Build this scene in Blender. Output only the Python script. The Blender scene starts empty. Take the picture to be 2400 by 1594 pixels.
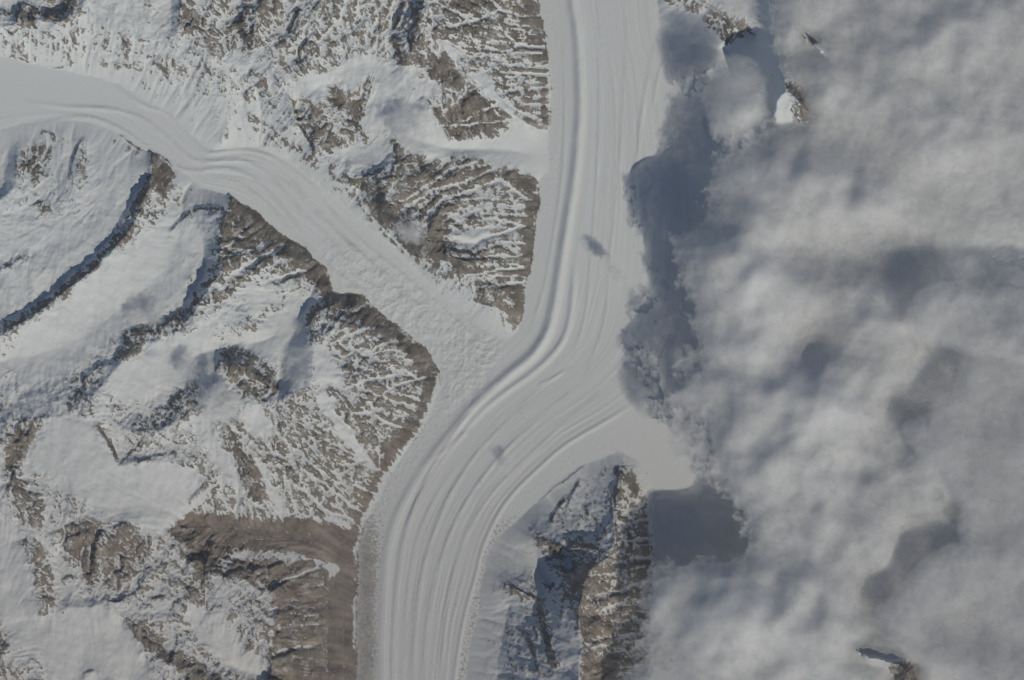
import bpy, math, time
import numpy as np

# ------------------------------------------------------------------ scale
# 10 m per map unit; map units are counted east (x) and south (y) from the
# north-west corner of the surveyed area, which is 2400 x 1594 units.
U = 10.0
CX, CY = 1200.0, 797.0
def WX(x): return (x - CX) * U
def WY(y): return (CY - y) * U

scene = bpy.context.scene
# ------------------------------------------------------------------ camera
CAM_H = 200000.0
cam = bpy.data.cameras.new("camera")
cam.sensor_width = 36.0
cam.lens = 36.0 * CAM_H / (2400.0 * U)
cam.clip_start = 100.0
cam.clip_end = 400000.0
cam_ob = bpy.data.objects.new("camera", cam)
scene.collection.objects.link(cam_ob)
cam_ob.location = (0.0, 0.0, CAM_H)
cam_ob.rotation_euler = (0.0, 0.0, 0.0)
scene.camera = cam_ob

# ------------------------------------------------------------------ sky and sun
SUN_EL = math.radians(42.0)
SUN_DIR = np.array([0.60, -0.80])            # towards the sun, east / north
SUN_AZ = math.atan2(SUN_DIR[0], SUN_DIR[1])  # clockwise from north
world = bpy.data.worlds.new("World")
scene.world = world
world.use_nodes = True
wn = world.node_tree
for n in list(wn.nodes):
    wn.nodes.remove(n)
sky = wn.nodes.new("ShaderNodeTexSky")
sky.sky_type = 'NISHITA'
sky.sun_disc = False
sky.sun_elevation = SUN_EL
sky.sun_rotation = SUN_AZ
sky.altitude = 4500.0
bgd = wn.nodes.new("ShaderNodeBackground")
bgd.inputs["Strength"].default_value = 0.062
wout = wn.nodes.new("ShaderNodeOutputWorld")
wn.links.new(sky.outputs[0], bgd.inputs[0])
wn.links.new(bgd.outputs[0], wout.inputs[0])

sun = bpy.data.lights.new("sun", 'SUN')
sun.energy = 2.3
sun.angle = math.radians(0.53)
sun.color = (1.0, 0.94, 0.80)
sun_ob = bpy.data.objects.new("sun", sun)
scene.collection.objects.link(sun_ob)
from mathutils import Vector
to_sun = Vector((SUN_DIR[0] * math.cos(SUN_EL), SUN_DIR[1] * math.cos(SUN_EL), math.sin(SUN_EL)))
sun_ob.rotation_euler = to_sun.to_track_quat('Z', 'Y').to_euler()
sun_ob.location = to_sun * 50000.0

scene.view_settings.view_transform = 'Standard'
scene.view_settings.look = 'None'
scene.view_settings.exposure = -0.14
scene.view_settings.gamma = 1.0
scene.view_settings.use_curve_mapping = False
scene.render.engine = 'CYCLES'
scene.cycles.use_denoising = True
scene.cycles.max_bounces = 6
scene.cycles.diffuse_bounces = 3
scene.cycles.transparent_max_bounces = 24
scene.cycles.volume_bounces = 1

T0 = time.time()
def log(*a):
    print("[%.1fs]" % (time.time() - T0), *a)

# ------------------------------------------------------------------ numeric helpers
F = np.float32
def perlin(x, y, seed=0):
    rng = np.random.RandomState(seed)
    perm = rng.permutation(512)
    ang = rng.rand(512) * 2 * np.pi
    gx, gy = np.cos(ang).astype(F), np.sin(ang).astype(F)
    xi, yi = np.floor(x).astype(np.int32), np.floor(y).astype(np.int32)
    xf, yf = (x - xi).astype(F), (y - yi).astype(F)
    u = xf * xf * xf * (xf * (xf * 6 - 15) + 10)
    v = yf * yf * yf * (yf * (yf * 6 - 15) + 10)
    def g(ix, iy, dx, dy):
        h = perm[(perm[ix & 511] + iy) & 511]
        return gx[h] * dx + gy[h] * dy
    n00 = g(xi, yi, xf, yf); n10 = g(xi + 1, yi, xf - 1, yf)
    n01 = g(xi, yi + 1, xf, yf - 1); n11 = g(xi + 1, yi + 1, xf - 1, yf - 1)
    a = n00 + u * (n10 - n00); b = n01 + u * (n11 - n01)
    return ((a + v * (b - a)) * 1.5).astype(F)

def fbm(x, y, octs=5, gain=0.5, lac=2.03, seed=0):
    r = np.zeros(np.broadcast(x, y).shape, F); a = 1.0; t = 0.0
    for i in range(octs):
        r += a * perlin(x, y, seed + i); t += a
        x = x * lac + 17.3; y = y * lac + 9.1; a *= gain
    return r / t

def ridged(x, y, octs=5, gain=0.5, lac=2.1, seed=0):
    r = np.zeros(np.broadcast(x, y).shape, F); a = 1.0; t = 0.0
    for i in range(octs):
        r += a * (1 - np.abs(perlin(x, y, seed + i)) * 1.6); t += a
        x = x * lac + 5.7; y = y * lac + 3.3; a *= gain
    return r / t

def gblur(a, s):
    """three box passes, close to a Gaussian of sigma s cells"""
    r = int(max(1, round(s * 0.95)))
    for _ in range(3):
        for ax in (0, 1):
            p = np.concatenate([np.repeat(np.take(a, [0], ax), r + 1, ax), a, np.repeat(np.take(a, [-1], ax), r, ax)], ax)
            c = np.cumsum(p, axis=ax, dtype=np.float64)
            n = a.shape[ax]
            hi = np.take(c, np.arange(2 * r + 1, 2 * r + 1 + n), ax)
            lo = np.take(c, np.arange(0, n), ax)
            a = ((hi - lo) / (2 * r + 1)).astype(F)
    return a

def sstep(a, b, x):
    t = np.clip((x - a) / (b - a), 0, 1)
    return t * t * (3 - 2 * t)

# ------------------------------------------------------------------ grids (map units)
X0, X1, Y0, Y1 = -140.0, 2540.0, -120.0, 1714.0
ST = 2.2
NX = int((X1 - X0) / ST) // 2 * 2 + 1
NY = int((Y1 - Y0) / ST) // 2 * 2 + 1
xs = (X0 + ST * np.arange(NX)).astype(F)
ys = (Y0 + ST * np.arange(NY)).astype(F)
X, Y = np.meshgrid(xs, ys)
HX, HY = X[::2, ::2], Y[::2, ::2]
hS = ST * 2
WARPX = fbm(X / 60, Y / 60, 5, 0.6, seed=101)
WARPY = fbm(X / 60, Y / 60, 5, 0.6, seed=151)

def up2(a):
    """half grid to full grid, bilinear"""
    o = np.empty((NY, NX), F)
    o[::2, ::2] = a
    o[1::2, ::2] = 0.5 * (a[:-1] + a[1:])
    o[::2, 1::2] = 0.5 * (a[:, :-1] + a[:, 1:])
    o[1::2, 1::2] = 0.25 * (a[:-1, :-1] + a[1:, :-1] + a[:-1, 1:] + a[1:, 1:])
    return o

def poly(pts, warp=7.0):
    """filled polygon on the full grid, outline roughened"""
    p = np.array(pts, F)
    m = warp + 4
    i0 = max(0, int((p[:, 0].min() - m - X0) / ST)); i1 = min(NX, int((p[:, 0].max() + m - X0) / ST) + 2)
    j0 = max(0, int((p[:, 1].min() - m - Y0) / ST)); j1 = min(NY, int((p[:, 1].max() + m - Y0) / ST) + 2)
    out = np.zeros((NY, NX), bool)
    if i1 <= i0 or j1 <= j0:
        return out
    x = X[j0:j1, i0:i1] + warp * 2 * WARPX[j0:j1, i0:i1]
    y = Y[j0:j1, i0:i1] + warp * 2 * WARPY[j0:j1, i0:i1]
    ins = np.zeros(x.shape, bool)
    q = np.roll(p, -1, 0)
    for (ax, ay), (bx, by) in zip(p, q):
        if ay == by:
            continue
        c = ((ay > y) != (by > y)) & (x < (bx - ax) * (y - ay) / (by - ay) + ax)
        ins ^= c
    out[j0:j1, i0:i1] = ins
    return out

def dist(pts, x, y, maxd=None, signed=False):
    """distance to a polyline; also the arc parameter of the nearest point"""
    p = np.array(pts, F)[:, :2]
    best = np.full(x.shape, 1e9, F); par = np.zeros(x.shape, F); sg = np.ones(x.shape, F)
    acc = 0.0
    for (ax, ay), (bx, by) in zip(p[:-1], p[1:]):
        dx, dy = bx - ax, by - ay
        L2 = dx * dx + dy * dy
        if L2 == 0:
            continue
        L = math.sqrt(L2)
        t = np.clip(((x - ax) * dx + (y - ay) * dy) / L2, 0, 1)
        ex, ey = x - (ax + t * dx), y - (ay + t * dy)
        d = ex * ex + ey * ey
        m = d < best
        best = np.where(m, d, best)
        par = np.where(m, acc + t * L, par)
        if signed:
            sg = np.where(m, np.sign(dx * ey - dy * ex), sg)   # + on the right hand of travel (image sense)
        acc += L
    d = np.sqrt(best)
    return (d, par, sg) if signed else (d, par)

def smooth_line(pts, n=4):
    """Catmull-Rom through the points"""
    p = np.array(pts, float)
    e = np.vstack([2 * p[0] - p[1], p, 2 * p[-1] - p[-2]])
    out = []
    for i in range(1, len(e) - 2):
        for k in range(n):
            t = k / n
            out.append(0.5 * (2 * e[i] + (e[i + 1] - e[i - 1]) * t + (2 * e[i - 1] - 5 * e[i] + 4 * e[i + 1] - e[i + 2]) * t * t
                              + (3 * e[i] - e[i - 1] - 3 * e[i + 1] + e[i + 2]) * t ** 3))
    out.append(p[-1])
    return np.array(out)

# ================================================================== SURVEY
TRUNK = [(1240, -130), (1258, 0), (1270, 60), (1282, 130), (1292, 200), (1292, 260), (1282, 330), (1286, 400), (1262, 420), (1260, 470),
         (1253, 530), (1243, 600), (1233, 660), (1225, 720), (1213, 775), (1185, 800), (1130, 770), (1080, 722), (1040, 800), (1028, 870), (1030, 910),
         (1015, 960), (985, 1010), (950, 1060), (915, 1110), (880, 1180), (850, 1235), (838, 1290), (834, 1400), (832, 1600), (830, 1720),
         (1080, 1720), (1092, 1594), (1105, 1500), (1124, 1430), (1130, 1360), (1142, 1310), (1165, 1262), (1195, 1238), (1240, 1195), (1290, 1150), (1370, 1090),
         (1452, 1058), (1500, 1085), (1530, 1150), (1530, 1300), (1528, 1500), (1545, 1720), (1700, 1720), (1790, 1300), (1700, 1080), (1640, 900), (1690, 700), (1690, 500), (1650, 330),
         (1720, 290), (1730, 140), (1700, 112), (1590, 104), (1545, 60), (1535, -130)]
TRIB = [(-150, 110), (0, 130), (130, 160), (280, 195), (390, 262), (450, 318), (500, 352), (600, 345), (680, 375), (750, 430), (830, 500), (900, 560),
        (960, 612), (1020, 672), (1080, 722), (1130, 772), (1180, 802), (1150, 860), (1030, 880), (1010, 845), (1000, 822), (950, 782), (900, 742), (850, 694), (800, 692), (775, 682), (770, 640),
        (740, 610), (690, 570), (640, 540), (600, 500), (545, 462), (470, 442), (420, 402), (372, 362), (330, 352), (290, 322), (220, 292), (130, 282), (60, 292),
        (0, 312), (-150, 330)]

def zg(x, y):
    return 150 * (1 - y / 1594.0) + 430 * np.clip((1100 - x) / 1100.0, 0, 1.15) * sstep(1020, 720, y)

# crests, feet and valley lines: (x, y, height in m)
LINES = [
 # north wall
 [(-140,95,1150),(0,72,1150),(40,62,1150),(100,50,1200),(135,57,1200),(170,46,1250),(195,32,1250),(210,-20,1300),(220,-120,1350)],
 [(-140,20,900),(0,20,900),(40,8,900),(60,0,880)], [(112,10,850),(125,25,850),(150,20,850)], [(150,-20,900),(155,-120,900)],
 [(432,-120,1400),(432,0,1350),(427,50,1320),(418,90,1210)], [(402,-120,1140),(406,30,1130),(400,84,1110)],
 [(220,55,1130),(300,40,1130),(380,60,1125)], [(250,-100,1150),(380,-100,1140)],
 [(195,50,1200),(240,70,1110),(300,85,1080),(340,95,1060),(385,92,1080),(418,92,1180),(470,125,1130),(510,136,1090),(560,140,1050),(588,130,1150)],
 [(650,-120,1550),(618,30,1400),(602,80,1340),(588,125,1180)], [(560,-20,1120),(550,40,1090),(532,75,1060),(535,125,1000)],
 [(588,128,1180),(630,150,1150),(690,185,1090),(720,215,1040),(736,240,1010),(738,285,980),(737,330,900),(760,362,850),(800,395,800),(830,420,810),(880,400,880)],
 [(700,235,800),(696,272,740),(716,318,700),(730,345,680)],
 [(850,-120,1750),(770,-20,1500),(735,40,1380),(700,90,1250),(660,140,1150)], [(700,-120,1250),(680,0,1150),(660,80,1080)],
 [(1040,-120,1950),(1000,0,1700),(978,80,1500),(960,135,1300),(950,165,1120)], [(930,-60,1350),(925,60,1150),(905,130,1020)],
 [(1000,0,1700),(1030,60,1500),(1045,98,1420),(1080,150,1240),(1110,185,1120),(1160,235,880),(1210,280,570),(1246,306,330)],
 [(1040,-60,1500),(1120,-40,1300),(1200,-60,900)], [(1045,98,1420),(1110,70,1150),(1180,40,800),(1230,30,450)],
 [(960,190,1080),(985,215,1060),(1010,250,1000),(1035,290,900),(1055,318,780)],
 [(1060,215,1000),(1110,250,800),(1170,270,560),(1230,310,320)],
 [(740,215,930),(800,180,930),(860,152,970),(920,172,980)], [(900,290,830),(870,330,740),(820,372,690)], [(770,260,880),(820,260,870)],
 [(940,320,760),(980,330,640),(1060,350,480),(1150,350,330),(1240,360,190),(1284,370,130)],
 [(880,400,880),(905,470,990),(945,515,1000),(990,570,950),(1045,600,880),(1090,612,800),(1140,662,600),(1178,720,390),(1207,768,130)],
 [(928,385,840),(920,320,790)],
 [(845,430,560),(850,480,450),(905,545,330),(960,600,250)],
 [(1060,375,650),(1130,380,480),(1200,400,330),(1250,425,190)],
 [(1010,505,900),(1080,520,650),(1150,540,430),(1230,560,200)],
 [(588,150,1080),(580,230,740),(560,300,540)], [(470,130,1130),(520,200,930),(540,270,700),(520,330,520)], [(380,110,1020),(420,190,760),(450,260,580)], [(300,95,1060),(335,165,720)], [(120,70,1130),(165,130,760)], [(30,75,1120),(60,130,740)], [(220,75,1090),(240,150,690)],
 [(640,158,1180),(672,215,1080),(700,285,930),(745,350,850)], [(600,200,800),(622,290,540),(660,345,440)],
 # south-west massif: first crest and its north-west foot
 [(365,345,480),(358,400,720),(345,465,950),(322,520,1060),(292,562,1120),(257,602,1180),(217,642,1220),(172,672,1230),(142,697,1280),(102,732,1320),(42,772,1370),(0,792,1380),(-140,850,1420)],
 [(348,418,520),(322,455,680),(290,505,770),(258,560,840),(222,600,890),(172,645,950),(122,690,1010),(84,712,1050),(30,738,1100),(0,750,1120),(-140,800,1150)],
 [(-140,640,1080),(0,640,1020),(80,600,950),(160,540,860),(230,480,770),(290,420,650),(320,362,520)],
 [(45,335,620),(44,400,860),(36,445,950),(0,474,1050),(-140,520,1150)], [(24,340,560),(16,420,740),(-10,455,850),(-140,490,900)],
 [(100,330,600),(110,400,740),(100,450,820),(60,500,900)], [(150,310,570),(150,420,740),(130,500,850)],
 [(202,332,600),(192,380,740),(186,430,800),(165,500,840)], [(174,345,570),(168,400,690)],
 [(85,690,1090),(80,640,1060),(70,600,1010)],
 [(545,462,470),(550,492,660),(524,520,930),(526,560,1060),(522,592,1130),(531,630,1180),(502,667,1200),(472,707,1200),(462,737,1160),(449,770,1160),(407,782,1180),(338,815,1260),(289,852,1280),(246,904,1330),(219,934,1380),(213,968,1420),(180,972,1440),(110,977,1460),(50,1003,1470),(0,1038,1470),(-140,1100,1500)],
 [(445,600,720),(448,660,800),(430,714,860),(369,752,900),(314,765,950),(292,786,970),(271,831,1010),(264,840,1010),(200,866,1050),(150,886,1080),(70,905,1150),(20,945,1200),(-140,1020,1280)],
 [(-140,890,1130),(0,850,1080),(100,830,1020),(180,800,970),(260,740,890),(340,680,820),(395,620,750),(420,560,680),(425,500,580),(432,452,440)],
 [(468,500,700),(490,505,720),(515,500,740),(545,490,660)],
 [(472,560,640),(482,620,690),(462,680,760)],
 [(330,862,1180),(300,900,1180),(260,950,1150)],
 [(255,1002,1160),(330,1009,1220),(380,1014,1260),(410,991,1290),(462,966,1260),(500,952,1200),(564,940,1150),(598,947,1150),(640,941,1160),(690,926,1160),(717,914,1160),(733,893,1150),(736,850,1110),(736,800,1060),(733,760,960),(746,730,860),(787,714,680)],
 [(320,965,1010),(345,950,1010),(385,930,1030),(440,885,1060),(468,872,1070)],
 [(656,905,740),(660,860,700),(672,815,670),(692,778,620)], [(595,885,850),(630,905,800)],
 [(515,843,1060),(560,858,1070),(605,882,1060),(650,912,1050)],
 [(430,850,1000),(500,822,930),(570,808,820),(640,788,680),(700,740,590),(745,690,500),(775,662,400)],
 [(462,735,1150),(520,745,1050),(560,770,980),(600,760,900)], [(540,650,1030),(600,620,850),(660,600,650),(720,620,450)],
 [(560,700,900),(620,660,750),(680,650,600),(740,650,430)],
 [(752,757,850),(830,762,780),(900,802,560),(965,834,320)], [(820,720,520),(870,740,380)],
 [(790,882,960),(850,900,790),(930,930,450),(995,935,160)],
 [(800,840,830),(880,850,600),(960,870,330)],
 # southern part
 [(213,968,1420),(240,1012,1360),(262,1052,1300),(286,1091,1240),(332,1082,1200),(400,1078,1160),(450,1090,1100)],
 [(270,1030,1120),(290,1070,1110),(330,1055,1110),(400,1045,1080)],
 [(60,1100,1360),(140,1090,1330),(220,1110,1280)], [(330,1160,1010),(400,1215,850),(440,1240,700)], [(270,1180,1130),(290,1222,1080)],
 [(440,985,1160),(500,1060,960),(550,1130,800),(600,1190,600),(640,1216,420)],
 [(500,990,1180),(560,1060,1020),(590,1110,880),(620,1165,640)],
 [(560,1000,1080),(600,1080,780),(640,1143,560),(672,1190,380)],
 [(640,970,1090),(700,1030,880),(760,1100,600),(820,1165,290)],
 [(735,905,1120),(790,970,720),(830,1024,430),(871,1097,120)],
 [(770,920,1000),(840,980,720),(900,1040,400),(930,1060,160)],
 [(430,1228,560),(520,1226,430),(620,1240,310),(720,1252,210),(800,1270,100),(850,1290,30)],
 [(480,1330,800),(520,1345,850),(562,1400,860),(600,1450,820),(628,1500,800),(640,1594,770),(640,1714,760)],
 [(520,1350,820),(570,1322,540),(640,1312,380),(720,1312,210),(755,1324,90)], [(470,1272,580),(560,1270,420),(640,1278,310),(720,1284,200),(790,1302,90)],
 [(765,1350,60),(768,1450,40),(766,1600,30),(766,1714,30)],
 [(30,1150,1350),(100,1190,1290),(180,1230,1230),(230,1252,1210),(270,1237,1180),(340,1226,1060),(355,1260,980)],
 [(270,1237,1180),(240,1268,1150),(226,1310,1080),(236,1350,980)], [(215,1262,980),(208,1300,930),(205,1340,890)],
 [(355,1260,980),(345,1310,920),(300,1345,900)], [(420,1290,850),(470,1330,820)],
 [(205,1398,850),(260,1378,870),(330,1370,860),(400,1352,820),(440,1310,740),(450,1270,650)],
 [(-140,1330,1080),(0,1330,1010),(50,1400,940),(75,1480,890),(105,1560,830),(140,1714,780)],
 [(-140,1200,1350),(0,1215,1300),(40,1240,1270),(88,1282,1210),(106,1340,1130),(122,1430,1000),(172,1424,1020),(235,1416,1030),(262,1400,960)],
 [(142,1300,1000),(148,1350,930),(150,1392,880)],
 [(235,1416,1030),(297,1442,1010),(332,1470,990),(357,1505,960),(387,1540,930),(432,1562,900),(500,1600,860),(560,1714,800)],
 [(285,1462,840),(318,1512,780),(345,1552,720),(300,1600,680),(280,1714,620)], [(200,1530,760),(180,1600,720)],
 [(430,1405,830),(470,1470,720),(512,1530,600),(562,1566,480),(622,1582,330),(700,1600,200)],
 [(440,1400,860),(560,1440,820)],
 [(-140,1480,1020),(0,1500,1000),(40,1540,960),(100,1592,910),(140,1714,860)],
 [(190,1600,800),(235,1575,830),(275,1600,800)],
 # south-east spur
 [(1460,1072,90),(1452,1140,380),(1443,1200,600),(1438,1260,850),(1426,1300,1080),(1386,1328,1300),(1369,1360,1450),(1363,1400,1560),(1355,1430,1640),(1354,1455,1640),(1365,1490,1620),(1358,1540,1720),(1355,1600,1850),(1352,1714,2050)],
 [(1238,1236,180),(1262,1258,420),(1300,1276,600),(1360,1286,820),(1426,1300,1080)],
 [(1250,1300,190),(1268,1340,200),(1290,1372,300)], [(1165,1372,170),(1200,1376,420),(1240,1388,560),(1264,1402,620)],
 [(1190,1420,200),(1176,1500,220),(1166,1560,250),(1158,1714,300)], [(1140,1590,180),(1150,1714,200)],
 [(1310,1320,430),(1345,1330,500)], [(1300,1200,150),(1360,1180,230),(1400,1130,200)], [(1340,1250,420),(1400,1250,560)],
 [(1426,1300,980),(1480,1290,560),(1528,1285,80)], [(1366,1370,1440),(1450,1350,720),(1520,1335,120)], [(1358,1440,1520),(1450,1430,760),(1520,1420,150)],
 # eastern summits, most of them under or just above the cloud tops
 [(1480,-120,900),(1560,-40,760),(1612,0,640),(1665,25,760),(1722,52,780),(1765,95,520)], [(1620,60,350),(1690,80,420)],
 [(1810,292,1750),(1816,240,2150),(1838,222,2230),(1872,250,2080),(1905,290,1600)], [(1800,110,1300),(1822,170,1800),(1838,222,2230)],
 [(1872,85,1900),(1892,102,2120),(1912,124,2180),(1938,146,1800),(1990,200,1400)], 
 [(1785,360,1500),(1779,390,1990),(1773,425,1900),(1768,448,1990),(1760,490,1400)],
 [(1985,1495,1800),(2015,1528,2180),(2045,1535,2150),(2085,1548,2080),(2114,1560,2240),(2135,1640,2200),(2150,1714,2200)], [(2150,1560,1300),(2190,1640,1300)], [(1780,180,1150),(1784,300,1150)], [(1866,80,1650),(1884,98,1700),(1905,121,1700),(1930,146,1600)], [(1981,1488,1550),(2013,1519,1700),(2045,1526,1700),(2085,1538,1700)], [(1895,200,1250),(1890,262,1350)], [(1870,130,1250),(1930,180,1300)], [(1905,70,1300),(1960,110,1250)], [(1960,1560,1300),(2080,1610,1300)], [(2010,1475,1350),(2100,1505,1400)], [(1800,400,1300),(1792,470,1300)], [(1752,380,1150),(1745,460,1100)],
 [(1990,200,1400),(2100,400,1250),(2150,700,1250),(2250,1000,1250),(2300,1300,1300),(2120,1500,1600)], [(2540,200,1500),(2500,800,1400),(2540,1400,1400)],
 [(1850,600,700),(1900,900,700),(1950,1200,750),(1900,1500,800)],
]

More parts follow.
